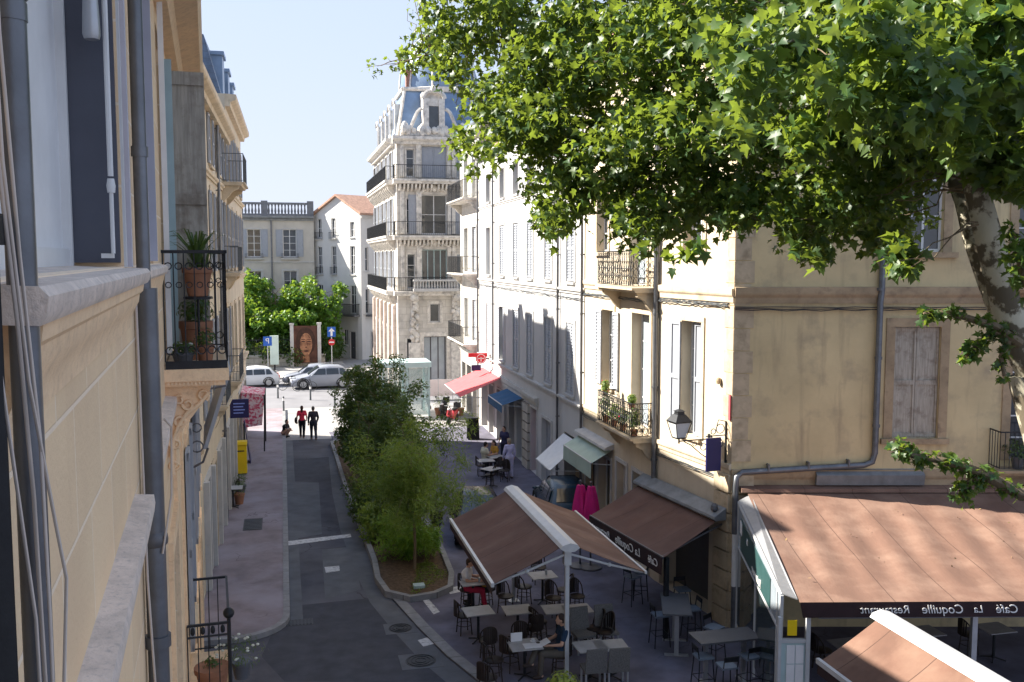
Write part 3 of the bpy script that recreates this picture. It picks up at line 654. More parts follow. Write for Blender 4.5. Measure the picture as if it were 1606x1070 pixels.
q = MB(); q.lathe([(.018, .36), (.024, .30), (.034, .08), (.036, .02), (.030, 0)], -4.4, -.08, 10.31, 14); q.tube([(-4.4, -.08, 10.6), (-4.42, -.03, 10.7)], .008, 6); q.build('blind_end', M['alu_grey'], wo, 40)
q = MB(); q.box(-4.63, -4.601, -.03, .012, 9.36, 11.75); q.build('guide_rail', M['frame_white'], wo)
q = MB(); q.box(-4.72, -4.66, -.01, .03, 9.36, 11.75); q.build('casing', M['shut_lav'], wo)
# window 2
wo = MB().box(-6.99, -6.95, -.11, -.06, 9.36, 11.75).box(-5.49, -5.45, -.11, -.06, 9.36, 11.75).box(-6.95, -5.49, -.11, -.06, 9.36, 9.44).build('window', M['frame_white'], nr)
bx('pane', 'glass', -6.99, -5.46, -.118, -.105, 9.37, 11.74, p=wo)
bx('shutter', 'shut_lav', -7.02, -6.98, -.1, .03, 9.38, 11.74, p=wo)
q = MB(); q.xprism([(-.12, 9.37), (-.12, 9.30), (.06, 9.285), (.07, 9.30), (.07, 9.335), (.055, 9.35)], -7.7, -5.3); q.build('sill', M['sill_stone'], wo, 30)
q = MB(); q.xprism([(-.01, 9.284), (.05, 9.284), (.04, 9.25), (.03, 9.2), (.01, 9.12), (-.01, 9.08)], -7.6, -5.4); q.build('sill_moulding', M['near_trim'], wo, 30)
# balcony door with its open shutters
wo = MB().box(-9.44, -9.38, -.3, -.25, 8.5, 11.3).box(-8.42, -8.36, -.3, -.25, 8.5, 11.3).box(-8.93, -8.87, -.3, -.26, 8.5, 11.3).build('balcony_door', M['frame_white'], nr)
bx('pane', 'glass', -9.44, -8.36, -.335, -.3, 8.51, 11.29, p=wo)
q = MB(); q.box(-9.56, -9.52, .075, .365, 8.6, 11.12)
for z0, z1 in ((8.6, 8.72), (9.9, 10.0), (11.0, 11.12)): q.box(-9.52, -9.50, .076, .364, z0, z1)
q.build('shutter', M['shut_old'], wo)
q = MB(); q.box(-8.32, -8.285, .02, .062, 8.62, 11.5); q.build('shutter', M['whiteplain'], wo)
q = MB(); q.box(-9.4, -9.37, .012, .085, 8.6, 11.2); q.build('shutter_edge', M['tealmetal'], wo)
for (a, b) in ((-14.0, -12.9), (-19, -17.8), (-23, -22)):
    wo = MB().box(a+.01, a+.07, -.28, -.22, 8.6, 11.2).box(b-.07, b-.01, -.28, -.22, 8.6, 11.2).box((a+b)/2-.04, (a+b)/2+.04, -.28, -.22, 8.6, 11.2).build('window', M['frame_white'], nr)
    bx('pane', 'glass', a+.01, b-.01, -.295, -.28, 8.61, 11.19, p=wo)
    q = MB(); q.box(a-.06, a-.02, .02, .30, 8.6, 11.1); q.build('shutter', M['shut_grey'], wo)
# ledges
for a, b, p in ((-4.75, -.4, .085), (-8.15, -5.32, .085), (-26.2, -9.8, .10)):
    q = MB(); q.xprism([(-.02, 8.29), (p, 8.28), (p+.005, 8.24), (p, 8.20), (p*.6, 8.18), (p*.5, 8.10), (.02, 8.04), (-.02, 8.04)], a, b); q.build('ledge', M['sill_stone'], nr, 30)
q = MB()
for a in (-9.6, -11.5, -15.5, -20.5): MB().box(a-.02, a+.28, -.01, .03, .1, 8.09).build('pilaster', M['near_trim'], nr)
q = MB(); q.xprism([(-.02, 11.42), (.10, 11.45), (.14, 11.55), (.33, 11.62), (.36, 11.70), (.36, 12.05), (-.02, 12.05)], -26.2, 1.2); q.build('cornice', M['near_trim'], nr)
f.pipe(-5.1, .1, 9.25, .052, 'pipe', .062, n=14)
q = MB(); q.tube([(-5.1, .05, 9.2), (-5.1, .05, 11.4)], .034, 12); q.lathe([(.04, 0), (.04, .05)], -5.1, .05, 9.9, 12); q.build('downpipe', M['pipe'], nr, 50)
q = MB(); q.lathe([(.052, 0), (.062, .01), (.066, .035), (.062, .06), (.052, .075)], -5.1, .062, 7.93, 16); q.build('pipe_collar', M['pipe_dark'], nr, 40)
q = MB(); q.tube([(-1.79, .055, .2), (-1.79, .055, 11.4)], .0245, 16); q.lathe([(.026, 0), (.031, .006), (.031, .02), (.026, .03)], -1.79, .055, 9.83, 18); q.lathe([(.0262, 0), (.0262, .03)], -1.79, .055, 9.795, 18); q.build('downpipe', M['pipe'], nr, 40)
def cabl(pts, r=.0035): return MB().tube(pts, r, 6).build('cable', M['cable'], nr, 60)
cabl([(-1.66, .035, 11.2), (-1.65, .035, 9.9), (-1.67, .045, 9.6), (-1.70, .06, 9.3), (-1.72, .07, 9.0), (-1.73, .075, 8.6), (-1.73, .07, 7)])
cabl([(-1.64, .05, 11.2), (-1.66, .06, 9.75), (-1.69, .07, 9.4), (-1.71, .085, 9.1), (-1.70, .09, 8.8), (-1.70, .09, 7.5)], .003)
cabl([(-1.60, .035, 11.2), (-1.64, .06, 9.55), (-1.69, .075, 9.2), (-1.73, .10, 8.95), (-1.74, .112, 8.85), (-1.72, .10, 8.6), (-1.70, .085, 8.4), (-1.70, .08, 7)], .003)
cabl([(-1.62, .02, 11.2), (-1.63, .03, 9.4), (-1.66, .05, 9.1), (-1.69, .07, 8.8), (-1.70, .08, 8)], .003)
cabl([(-5.0, .13, 8.6), (-5.05, .16, 8.55), (-5.06, .15, 8.2), (-5.05, .10, 7.9)], .006); cabl([(-4.95, .02, 9.2), (-4.96, .03, 7.8), (-4.98, .05, 7.2)], .006)
sc_ = empty('rolled_sunshade', (0, 0, 0), 'black folded sunshade hanging in long pleats at the left edge beside the grey pipe', 'sunshade')
ux, uy = .0713, -.9975
prof = []
for i in range(15): prof.append((-1.40-.02*i, .03+.012*math.sin(i*1.9)+(.010 if i % 2 else 0)))
poly = prof+[(-1.70, -.004), (-1.38, -.004)]
MB().prism([(-.36+ux*x+.9975*y, uy*x+.0713*y) for x, y in poly], 7.6, 9.42).build('pleats', M['black'], sc_, 30)
MB().prism([(-.36+ux*x+.9975*y, uy*x+.0713*y) for x, y in ((-1.71, .0), (-1.37, .0), (-1.37, .05), (-1.71, .05))], 9.421, 9.47).build('head_rail', M['black'], sc_)
# near balcony
mb = MB(); mb.box(-9.750, -8.120, -.01, .50, 8.40, 8.50); mb.box(-9.730, -8.140, -.01, .47, 8.36, 8.40)
for i in range(14): mb.box(-8.120, -8.115, .02+i*.03, .035+i*.03, 8.375, 8.395)
nbal = mb.build('balcony', M['near_trim'], nr)
mb = MB(); railing(mb, [(-8.150, .01), (-8.150, .49), (-9.720, .49), (-9.720, .01)], 8.5, .95, 'scroll', .009, .085); mb.box(-8.165, -8.140, .0, .50, 9.44, 9.465); mb.box(-9.730, -8.140, .475, .505, 9.44, 9.465); mb.box(-8.155, -8.145, .01, .49, 8.5, 8.56); mb.build('railing', M['iron'], nbal)
q = MB(); q.xprism([(-.01, 8.35), (.36, 8.35), (.33, 8.26), (.22, 8.12), (.10, 7.96), (.03, 7.80), (-.01, 7.74)], -8.380, -8.220); q.build('bracket', M['near_trim'], nbal)
q = MB(); y0 = -8.210
def sp(c, r, a0, a1, rad=.014, n=14): q.tube([(y0, c[0]+r*(1-.0*i)*math.cos(a0+(a1-a0)*i/n)*(1-.45*i/n), c[1]+r*math.sin(a0+(a1-a0)*i/n)*(1-.45*i/n)) for i in range(n+1)], rad, 6)
q.tube([(y0, .34, 8.30), (y0, .26, 8.20), (y0, .16, 8.13), (y0, .09, 8.03), (y0, .05, 7.92), (y0, .03, 7.78), (y0, .04, 7.62)], .018, 7)
sp((.29, 8.27), .05, -1, 5); sp((.17, 8.20), .045, 3, 9); sp((.10, 8.06), .045, 0, 6); sp((.06, 7.88), .05, 2, 8); sp((.05, 7.70), .045, 0, -6); sp((.10, 8.24), .04, 1, 7)
q.build('scroll_ornament', M['near_trim'], nbal, 60)
# lower balcony with ball finial
mb = MB(); mb.box(-12.9, -11.2, -.01, .5, 4.1, 4.2); b2 = mb.build('balcony', M['near_trim'], nr)
mb = MB(); railing(mb, [(-11.22, .02), (-11.22, .48), (-12.88, .48), (-12.88, .02)], 4.2, 1.0, 'bars', .011, .11)
mb.tube([(-11.22, .02, 5.06), (-11.22, .48, 5.06)], .014, 5); mb.ell((-11.22, .48, 5.31), .065); mb.tube([(-11.22, .48, 4.2), (-11.22, .48, 5.27)], .022, 6)
for i in range(4): mb.ell((-11.22, .08+.11*i, 5.13), .03, .03, .05, 6, 5)
mb.build('railing', M['iron'], b2, 40)
# leaning fascia panel further on
q = MB(); xx = (-17.8, -15.6)
q.add([(xx[0], .66, 7.62), (xx[1], .66, 7.62), (xx[1], .27, 6.40), (xx[0], .27, 6.40), (xx[0], .60, 7.62), (xx[1], .60, 7.62), (xx[1], .21, 6.40), (xx[0], .21, 6.40)], [(0, 1, 2, 3), (7, 6, 5, 4), (0, 4, 5, 1), (3, 2, 6, 7), (1, 5, 6, 2), (0, 3, 7, 4)])
cn = q.build('leaning_panel', M['shut_grey'], nr)
q = MB(); q.tube([(xx[1], 0, 7.3), (xx[1], .58, 7.4)], .016, 5); q.tube([(xx[1], 0, 6.1), (xx[1], .2, 6.2), (xx[1], .28, 6.42)], .02, 5); q.ring((xx[1], .12, 6.45), .09, .016, (1, 0, 0)); q.ring((xx[1], .12, 6.75), .07, .014, (1, 0, 0))
q.build('bracket', M['pipe_dark'], cn)
roof(nr, [(-26.2, 0), (-26.2, -7), (1.2, -7), (1.2, 0)], 12.051, .1, rise=.5)
# ============================ domed corner building on the far side of the square
hb = empty('domed_corner_building', (7.8, 66.6, 0), 'ornate limestone corner building with a zinc dome, slate mansard and tiers of black iron balconies', 'building')
def surround_carve(fr, x, z, w, h):
    q = MB(); q.box(x-w/2-.25, x-w/2-.02, -.01, .12, z, z+h); q.box(x+w/2+.02, x+w/2+.25, -.01, .12, z, z+h)
    n = 10; pts = [(x+(w/2+.12)*math.cos(math.pi*i/n), .06, z+h+.06+.42*math.sin(math.pi*i/n)) for i in range(n+1)]
    q.tube(pts, .12, 6); q.ell((x, .1, z+h+.5), .2, .12, .26, 8, 6); q.ell((x-w/2-.14, .12, z+h), .17, .1, .22, 8, 6); q.ell((x+w/2+.14, .12, z+h), .17, .1, .22, 8, 6)
    q.build('carved_surround', M['haus_trim'], hb)
WB = 5.0
f = SubFac(hb, Vector((12.8, 66.6)), Vector((-1, 0)), 0, WB, 0, 17.6, M['haus'], 1.4)
cx = WB-2.6
f.win(cx-.9, cx+.9, 7.25, 10.0, .35, rows=1, cols=4, sill=0, pane='glass', fm='tealmetal'); f.win(cx-.9, cx+.9, 11.05, 13.8, .35, rows=2, cols=2, sill=0, shut='open', sm='shut_white', slat=False); f.win(cx-.85, cx+.85, 14.95, 17.1, .35, rows=1, cols=2, sill=0, shut='closed', slat=False)
for xx in (.55, WB-.95):
    for z, h in ((7.3, 2.4), (11.1, 2.4), (15.0, 1.9)): f.win(xx-.28, xx+.28, z, z+h, .3, rows=3, cols=1, sill=0, surr=.08, pane='curtain' if xx < 1 else 'glass', tm='haus_trim')
f.win(cx-.35, cx+.35, 4.9, 6.2, .3, rows=1, cols=1, surr=.2, tm='haus_trim', sill=.2)
door(f, cx-.8, cx+.8, .1, 3.9, 'frame_dark', .5, glazed=True, tm='haus_trim', surr=.3, cols=2, pane='curtain')
f.win(WB-1.0, WB-.6, 1.2, 3.8, .3, rows=2, cols=1, surr=.1, tm='haus_trim')
for z, h in ((7.25, 2.75), (11.05, 2.7), (14.95, 2.1)): surround_carve(f, cx, z, 1.8, h)
for z in (7.1, 10.95, 14.8):
    b = f.balc(-.25, WB+.3, z, .8 if z > 8 else .6, .95, 'bars', 'haus_trim', 'iron', br=False, th=.3, gap=.14, r=.016)
q = MB(); q.box(cx-1.6, cx+1.6, .35, .85, 7.101, 7.30); q.box(cx-1.6, cx+1.6, .4, .8, 7.80, 7.92)
for i in range(16): q.lathe([(.06, 0), (.08, .15), (.05, .35), (.07, .5)], cx-1.5+i*.2, .6, 7.3, 6)
q.build('stone_balustrade', M['white_trim'], hb)
rr = random.Random(4)
for side in (-1, 1):
    q = MB(); q.box(cx+side*1.1, cx+side*1.9, -.01, .3, 0, 3.5); q.box(cx+side*1.25, cx+side*1.7, -.01, .1, 3.4, 7.0)
    for k in range(26): q.ell((cx+side*(1.45+rr.uniform(-.18, .22)), .12+rr.uniform(0, .35)*(k/26), 3.6+k*.13), rr.uniform(.10, .22), rr.uniform(.1, .2), rr.uniform(.12, .25), 6, 5)
    q.ell((cx+side*1.5, .3, 6.7), .35, .45, .3, 8, 6); q.build('carving', M['haus_trim'], hb, 40)
    for k in range(9):
        a = cx+side*(.25+k*.27)
        MB().xprism([(-.01, 10.64), (.5, 10.64), (.4, 10.4), (.05, 10.2), (-.01, 10.2)], a-.06, a+.06).build('bracket', M['haus_trim'], hb); MB().xprism([(-.01, 14.48), (.6, 14.48), (.5, 14.2), (.05, 14.0), (-.01, 14.0)], a-.06, a+.06).build('bracket', M['haus_trim'], hb)
for xx in (.05, 1.05, WB-1.45, WB-.35):
    for za, zb in ((7.4, 10.5), (11.1, 14.3), (15, 17.2)): MB().box(xx-.12, xx+.12, -.01, .14, za, zb).build('pilaster', M['haus_trim'], hb)
f.band(17.2, .55, .6, 'haus_trim', -.3, WB+.3, 'cornice')
f.done()
f = SubFac(hb, Vector((7.78, 67.7)), Vector((0, 1)), 0, 14.7, 0, 17.6, M['haus'], 8)
for i, xx in enumerate((1.4, 4.4, 7.4, 10.4, 13.4)):
    for z, h in ((7.25, 2.7), (11.05, 2.6), (14.95, 2.0)): f.win(xx, xx+1.3, z, z+h, .3, rows=3, sill=0, surr=.18, tm='haus_trim', pane='curtain' if i % 2 else 'glass', shut='open' if z < 15 else None, slat=False)
    door(f, xx-.1, xx+1.3, .1, 4.2, 'frame_dark', .4, glazed=True, tm='haus_trim', surr=.2)
for z in (7.1, 10.95, 14.8): f.balc(-.6, 14.7, z, .75, .95, 'bars', 'haus_trim', 'iron', br=False, th=.3, gap=.19, r=.016)
for z in (6.4, 10.3, 14.1):
    q = MB()
    for k in range(14): MB().xprism([(-.01, z+.4), (.55, z+.4), (.45, z+.1), (.05, z-.35), (-.01, z-.35)], .3+k*1.1-.1, .3+k*1.1+.1).build('bracket', M['haus_trim'], hb)
q = MB()
for k in range(6): MB().xprism([(-.01, .1), (.25, .1), (.22, 6.0), (-.01, 6.2)], -.05+k*3.0, .5+k*3.0).build('pink_pier', M['pinkstone'], hb)
f.band(17.2, .55, .6, 'haus_trim', name='cornice')
q = MB(); q.xprism([(-.1, 17.76), (-.9, 21.2), (-7, 21.6), (-7.9, 17.76)], .1, 15.4); rf = q.build('mansard_roof', M['slate'], hb)
for k in range(5):
    a = .8+k*3
    q = MB(); q.box(a, a+1.1, -1.0, -.15, 18.2, 20.2); q.tube([(a+.55+.62*math.cos(t), -.12, 20.2+.4*math.sin(t)) for t in np.linspace(0, math.pi, 9)], .09, 5); q.build('dormer', M['haus_trim'], rf)
    MB().box(a+.2, a+.9, -.17, -.135, 18.5, 20.0).build('dormer_pane', M['glass'], rf)
f.done()
# mansard and dome above the bay
q = MB(); q.add([(.1, .1, 17.76), (5.6, .1, 17.76), (5.6, 6, 17.76), (.1, 6, 17.76), (.75, 1.2, 21.1), (5.4, 1.2, 21.1), (5.4, 5.5, 21.1), (.75, 5.5, 21.1)], [(3, 2, 1, 0), (4, 5, 6, 7), (0, 1, 5, 4), (1, 2, 6, 5), (2, 3, 7, 6), (3, 0, 4, 7)])
bmz = q.build('bay_mansard', M['zinc'], hb)
q = MB()
for a, b in (((.1, .1), (.75, 1.2)), ((5.6, .1), (5.4, 1.2))): q.tube([(a[0], a[1], 17.8), (b[0], b[1], 21.1)], .13, 6)
q.tube([(.65, 1.12, 21.15), (5.5, 1.12, 21.15)], .15, 6); q.tube([(.65, 1.12, 21.15), (.65, 5.4, 21.15)], .15, 6); q.build('hip_roll', M['haus_trim'], bmz, 30)
cxw, cyw = 3.6, 3.9
prof = [(2.75, 21.11), (2.85, 21.6), (2.75, 22.6), (2.35, 23.8), (1.6, 24.9), (.8, 25.6), (.25, 25.9), (.2, 26.9), (.02, 27.4)]
q = MB(); q.lathe(prof, cxw, cyw, 0, 20); dome = q.build('dome', M['zinc'], hb, 30)
q = MB()
for k in range(10): a = 2*math.pi*k/10; q.tube([(cxw+(r+.04)*math.cos(a), cyw+(r+.04)*math.sin(a), z) for r, z in prof[:6]], .07, 5)
q.lathe([(2.86, 0), (2.95, .1), (2.95, .25), (2.85, .3)], cxw, cyw, 21.12, 20); q.build('dome_rib', M['haus_trim'], dome, 30)
cxw = 2.55
q = MB(); q.box(cxw-.75, cxw-.35, -.5, 1.3, 17.77, 20.3); q.box(cxw+.35, cxw+.75, -.5, 1.3, 17.77, 20.3); q.box(cxw-.35, cxw+.35, -.4, 1.3, 19.8, 20.3); q.tube([(cxw+.75*math.cos(t), -.42, 20.3+.55*math.sin(t)) for t in np.linspace(0, math.pi, 11)], .16, 6); q.ell((cxw, -.5, 20.9), .25, .2, .3); q.box(cxw-.75, cxw+.75, -.2, 1.3, 20.3, 20.75)
q.box(cxw-2.3, cxw+2.3, -.4, -.1, 17.77, 18.1)
for k in range(30): q.ell((cxw+rr.uniform(-2.2, 2.2), -.4+rr.uniform(-.1, .15), 18.05+rr.uniform(0, .25)*(1-abs(k-15)/22)), .22, .18, rr.uniform(.15, .4), 6, 5)
for s_ in (-1, 1): q.tube([(cxw+s_*(.8+t*1.1), -.4, 19.6-t*1.5+.22*math.sin(t*6)) for t in np.linspace(0, 1, 8)], .13, 6); q.ell((cxw+s_*2.0, -.35, 18.3), .25, .2, .45)
q.build('ornate_dormer', M['haus_trim'], bmz, 40)
MB().box(cxw-.34, cxw+.34, -.33, -.28, 18.11, 19.8).build('dormer_pane', M['glass'], bmz)
q = MB(); q.box(1.0, 1.4, 2.2, 2.7, 20.8, 22.5); q.box(.95, 1.45, 2.15, 2.75, 22.5, 22.62); ch = q.build('chimney', M['chimney'], hb)
q = MB()
for k in range(2): q.lathe([(.1, 0), (.08, .5)], 1.1+k*.2, 2.45, 22.62, 8)
q.build('chimney_pot', M['iron_grey'], ch)
# ============================ house with roof balustrade (far left)
gb = empty('balustraded_house', (3.0, 93, 0), 'pale grey house with a stone balustrade along its flat roof beyond the avenue', 'building', rz=math.pi)
f = Fac(gb, 0, 17, 0, 13.3, M['grey_wall'], 1.2)
for xx in (2.25, 5.5, 8.8, 12.1):
    f.win(xx-.62, xx+.62, 9.5, 12.1, .25, rows=4, cols=2, shut='open', slat=False, surr=.1); f.win(xx-.62, xx+.62, 5.4, 8.2, .25, rows=3, surr=.18); f.win(xx-.62, xx+.62, 1.2, 3.8, .25, rows=3, surr=.15)
f.balc(1.4, 3.1, 9.4, .3, .4, 'bars', br=False); f.balc(4.65, 6.35, 9.4, .3, .4, 'bars', br=False)
f.band(8.9, .2, .1); f.band(12.9, .45, .5, 'lead', name='cornice'); f.band(4.6, .2, .1); f.pipe(3.9, 0, 13, .07, 'pipe'); f.wall()
q = MB(); q.box(0, 17, -.3, .1, 13.36, 13.55); q.box(0, 17, -.3, .1, 14.4, 14.6)
for k in range(5): q.box(k*4.2-.05+.05, k*4.2+.6, -.32, .12, 13.351, 14.75)
for k in range(56): q.lathe([(.07, 0), (.11, .25), (.06, .6), (.09, .85)], .5+k*.3, -.1, 13.55, 6)
q.build('balustrade', M['pipe'], gb, 40)
# ============================ gabled white house
wh = empty('gabled_house', (7, 88, 0), 'bright white gabled house with a tiled roof and a long black first floor balcony', 'building')
u = Vector((3.0-7, 93.6-88)); Lg = u.length
f = SubFac(wh, Vector((7, 88)), u, 0, Lg, 0, 13.4, M['bluewall'], .45)
for xx in (1.2, 3.9, 6.0):
    f.win(xx-.35, xx+.35, 7.9, 10.5, .2, rows=3, pane='glass', sill=.05); f.win(xx-.4, xx+.4, 4.3, 6.9, .2, rows=3, sill=0)
    f.win(xx-.32, xx+.32, 11.3, 13.1 if xx > 2 else 12.7, .2, rows=2, sill=.05)
for xx in (3.9, 6.0): f.balc(xx-.55, xx+.55, 11.2, .25, .6, 'bars', br=False, th=.06); f.balc(xx-.5, xx+.5, 7.85, .2, .7, 'bars', br=False, th=.06)
f.balc(.2, 5.0, 4.2, .8, 1.0, 'bars', 'pipe_dark', br=False, gap=.1, r=.02)
door(f, .9, 1.7, .1, 2.6, 'frame_dark', .2); door(f, 3.2, 4.4, .1, 3.2, 'frame_dark', .2, glazed=True); f.win(2.0, 2.7, 1.3, 2.8, .2, rows=1)
q = MB(); q.add([(0, 0, 13.4), (Lg, 0, 13.4), (Lg*.47, 0, 15.1), (0, -9, 13.4), (Lg, -9, 13.4), (Lg*.47, -9, 15.1)], [(0, 1, 2), (5, 4, 3), (0, 3, 4, 1)]); q.build('gable', M['bluewall'], wh)
q = MB()
for a, b in (((-.3, 13.3), (Lg*.47, 15.12)), ((Lg+.3, 13.3), (Lg*.47, 15.12))):
    q.add([(a[0], .3, a[1]), (b[0], .3, b[1]), (b[0], -9.3, b[1]), (a[0], -9.3, a[1]), (a[0], .3, a[1]+.18), (b[0], .3, b[1]+.18), (b[0], -9.3, b[1]+.18), (a[0], -9.3, a[1]+.18)], [(0, 1, 2, 3), (7, 6, 5, 4), (0, 4, 5, 1), (1, 5, 6, 2), (2, 6, 7, 3), (3, 7, 4, 0)])
q.build('roof', M['tile'], wh); f.done()
v = Vector((7-13, 88-94)); 
f = SubFac(wh, Vector((13.0, 94.0)), v, 0, v.length, 0, 13.35, M['bluewall'], .45)
for xx in (6.0, 7.8): f.win(xx-.35, xx+.35, 8.2, 10.4, .2, rows=2); f.win(xx-.4, xx+.4, 4.3, 6.6, .2, rows=2)
f.balc(5.2, 8.0, 4.2, .6, 1.0, 'bars', 'pipe_dark', br=False); f.band(13.0, .3, .25)
door(f, 6.2, 7.2, .1, 2.6, 'frame_dark', .2); f.done()
MB().prism([(.35, .6), (5.4, 5.5), (3, 10), (-3.4, 5.4)], 0, 13.3).build('core', M['bluewall'], wh)
q = MB(); q.tube([(9-7+0, 3.2, 14.5), (9-7, 3.2, 17.4)], .03, 4); 
for k in range(5): q.tube([(1.6, 3.2, 17.3-.18*k), (2.4, 3.2, 17.3-.18*k)], .018, 3)
q.build('antenna', M['iron_grey'], wh)
# low garden wall, gate piers and mural
gw = empty('garden_wall', (2.0, 84.5, 0), 'low pale stone wall with railings in front of the trees across the avenue', 'wall', rz=math.pi)
MB().box(-1.5, 16, -.2, .2, .12, 1.0).build('stone_base', M['stone_block'], gw); MB().box(-1.55, 16.05, -.25, .25, 1.0, 1.12).build('coping', M['white_trim'], gw)
q = MB(); railing(q, [(-1.5, 0), (16, 0)], 1.1, 1.3, 'bars', .02, .18); q.build('railing', M['iron'], gw)
gp = empty('mural_panel', (3.0, 84.0, 0), 'tall painted panel with a warm brown portrait of a face between two pale piers', 'mural', rz=math.pi)
q = MB(); q.box(-.15, .15, -.2, .2, .12, 3.7); q.box(2.15, 2.45, -.2, .2, .12, 3.7); q.box(-.2, .2, -.25, .25, 3.7, 3.85); q.box(2.1, 2.5, -.25, .25, 3.7, 3.85); q.build('pier', M['white_trim'], gp)
mp = MB().box(.151, 2.149, -.05, .05, .4, 3.6).build('panel', mat('mural_ground', (.10, .04, .025), .7, .5, 2), gp)
def disc(c, rx, rz, y, n=18): return MB().add([(c[0]+rx*math.cos(2*math.pi*i/n), y, c[1]+rz*math.sin(2*math.pi*i/n)) for i in range(n)], [tuple(range(n))])
disc((1.15, 2.25), .82, 1.25, .054).build('painted_hair', mat('mural_hair', (.05, .02, .012), .7, .5, 3), mp)
q = disc((1.12, 2.0), .52, .98, .058); q.box(.85, 1.4, .0581, .059, .45, 1.2); q.build('painted_face', mat('mural_skin', (.40, .19, .10), .7, .55, 2.2, dirt=((.13, .05, .03), 2.6, .48, .62)), mp)
q = MB()
for c, a, b in (((.88, 2.25), .17, .06), ((1.36, 2.25), .17, .06), ((1.12, 1.42), .2, .075), ((1.12, 1.75), .10, .05), ((.88, 2.42), .2, .035), ((1.36, 2.42), .2, .035)):
    d_ = disc(c, a, b, .063); q.add(d_.v, d_.f)
q.build('painted_features', mat('mural_dark', (.06, .02, .015), .7, .2, 3), mp)
# ============================ awnings
def mirrored_text(body, mt, parent, loc, size, rot, mirror=True, name='lettering', shear=.2, ext=.004):
    cu = bpy.data.curves.new('lettering', 'FONT'); cu.body = body; cu.size = size; cu.extrude = ext; cu.align_x = 'CENTER'; cu.align_y = 'CENTER'; cu.shear = shear
    ob = bpy.data.objects.new('tmp', cu); COL.objects.link(ob); bpy.context.view_layer.update()
    me = bpy.data.meshes.new_from_object(ob.evaluated_get(bpy.context.evaluated_depsgraph_get())); bpy.data.objects.remove(ob)
    if mirror:
        for v in me.vertices: v.co.x = -v.co.x
        me.flip_normals()
    me.materials.clear(); me.materials.append(mt)
    o = bpy.data.objects.new(name, me); COL.objects.link(o); o.parent = parent; o.matrix_local = Matrix.Translation(loc) @ rot.to_4x4(); return o
def basis(x, y):
    x = Vector(x).normalized(); y = Vector(y); y = (y-x*y.dot(x)).normalized(); z = x.cross(y); return Matrix((x, y, z)).transposed()
def cloth(a, b, c, d, mt, name, parent, nu=40, nv=14, sag=.06, waves=8, amp=.022, th=.012, seams=0):
    # sheet a(top start) b(top end) c(bottom end) d(bottom start)
    a, b, c, d = map(Vector, (a, b, c, d)); mb = MB(); vs = []
    for lay in (0, 1):
        for j in range(nv+1):
            v = j/nv
            for i in range(nu+1):
                u = i/nu; p = (a*(1-u)+b*u)*(1-v)+(d*(1-u)+c*u)*v
                z = -sag*4*v*(1-v)*(.4+.6*abs(math.sin(math.pi*u*waves)))+amp*math.sin(u*waves*2*math.pi)*math.sin(math.pi*v)
                vs.append(p+Vector((0, 0, z-lay*th)))
    W = nu+1; N = W*(nv+1)
    fs = [(j*W+i, j*W+i+1, (j+1)*W+i+1, (j+1)*W+i) for j in range(nv) for i in range(nu)]
    fs += [tuple(N+k for k in reversed(f)) for f in fs]
    mb.add(vs, fs)
    for (i0, i1) in (((0, 0), (0, nv)), ((nu, nv), (nu, 0))):
        for j in range(nv):
            i = i0[0]; mb.f.append((j*W+i, (j+1)*W+i, N+(j+1)*W+i, N+j*W+i))
    for i in range(nu):
        for j in (0, nv): mb.f.append((j*W+i, j*W+i+1, N+j*W+i+1, N+j*W+i))
    return mb.build(name, mt, parent, 40)
# free standing double awnings
def double_awning(x, y0, y1, half, zr, ze, label, m1='fabric', m2='fabric2', hx2=None):
    e = empty('double_awning', (x, y0, 0), label, 'awning', 'free standing double awnings over the cafe tables'); L = y1-y0; hx2 = hx2 or half
    q = MB(); q.xprism([(0, 0)]*3, 0, 0) if 0 else None
    q = MB(); P = [(-.22, zr-.02), (-.17, zr+.05), (0, zr+.10), (.17, zr+.05), (.22, zr-.02), (.10, zr-.10), (-.10, zr-.10)]
    n = len(P); q.add([(a, -.1, z) for a, z in P]+[(a, L+.1, z) for a, z in P], [tuple(range(n)), tuple(range(2*n-1, n-1, -1))]+[(i, n+i, n+(i+1) % n, (i+1) % n) for i in range(n)])
    q.build('ridge_cassette', M['alu'], e)
    cloth((-.2, L-.05, zr-.03), (-.2, .05, zr-.03), (-half, .05, ze), (-half, L-.05, ze), M[m1], 'canopy', e, sag=.05, waves=5)
    cloth((.2, .05, zr-.03), (.2, L-.05, zr-.03), (hx2, L-.05, ze), (hx2, .05, ze), M[m2], 'canopy', e, sag=.05, waves=5)
    MB().box(-half-.07, -half, 0, L, ze-.06, ze+.03).build('front_bar', M['alu'], e); MB().box(hx2, hx2+.05, 0, L, ze-.04, ze+.02).build('front_bar', M['alu'], e)
    MB().box(-half-.055, -half-.045, .03, L-.03, ze-.24, ze-.06).build('valance', M['fabric_val'], e)
    for yy in (.12, L-.12):
        for sx, hh in ((-1, half), (1, hx2)):
            q = MB().tube([(sx*.08, yy, zr-.22), (sx*hh*.55, yy, (zr+ze)/2-.16), (sx*hh, yy, ze-.03)], .028, 6); q.ell((sx*hh*.55, yy, (zr+ze)/2-.16), .05); q.build('folding_arm', M['alu'], e, 40)
    for yy in (.16, L-.16):
        q = MB().box(-.045, .045, yy-.045, yy+.045, .02, zr-.1); q.box(-.14, .14, yy-.14, yy+.14, .02, .05); q.box(-.08, .08, yy-.08, yy+.08, zr-.45, zr-.08); q.build('post', M['alu'], e)
    return e
double_awning(6.0, 19.65, 25.0, 1.68, 3.1, 2.38, 'long dark brown double awning with a white ridge over the street tables', hx2=1.78)
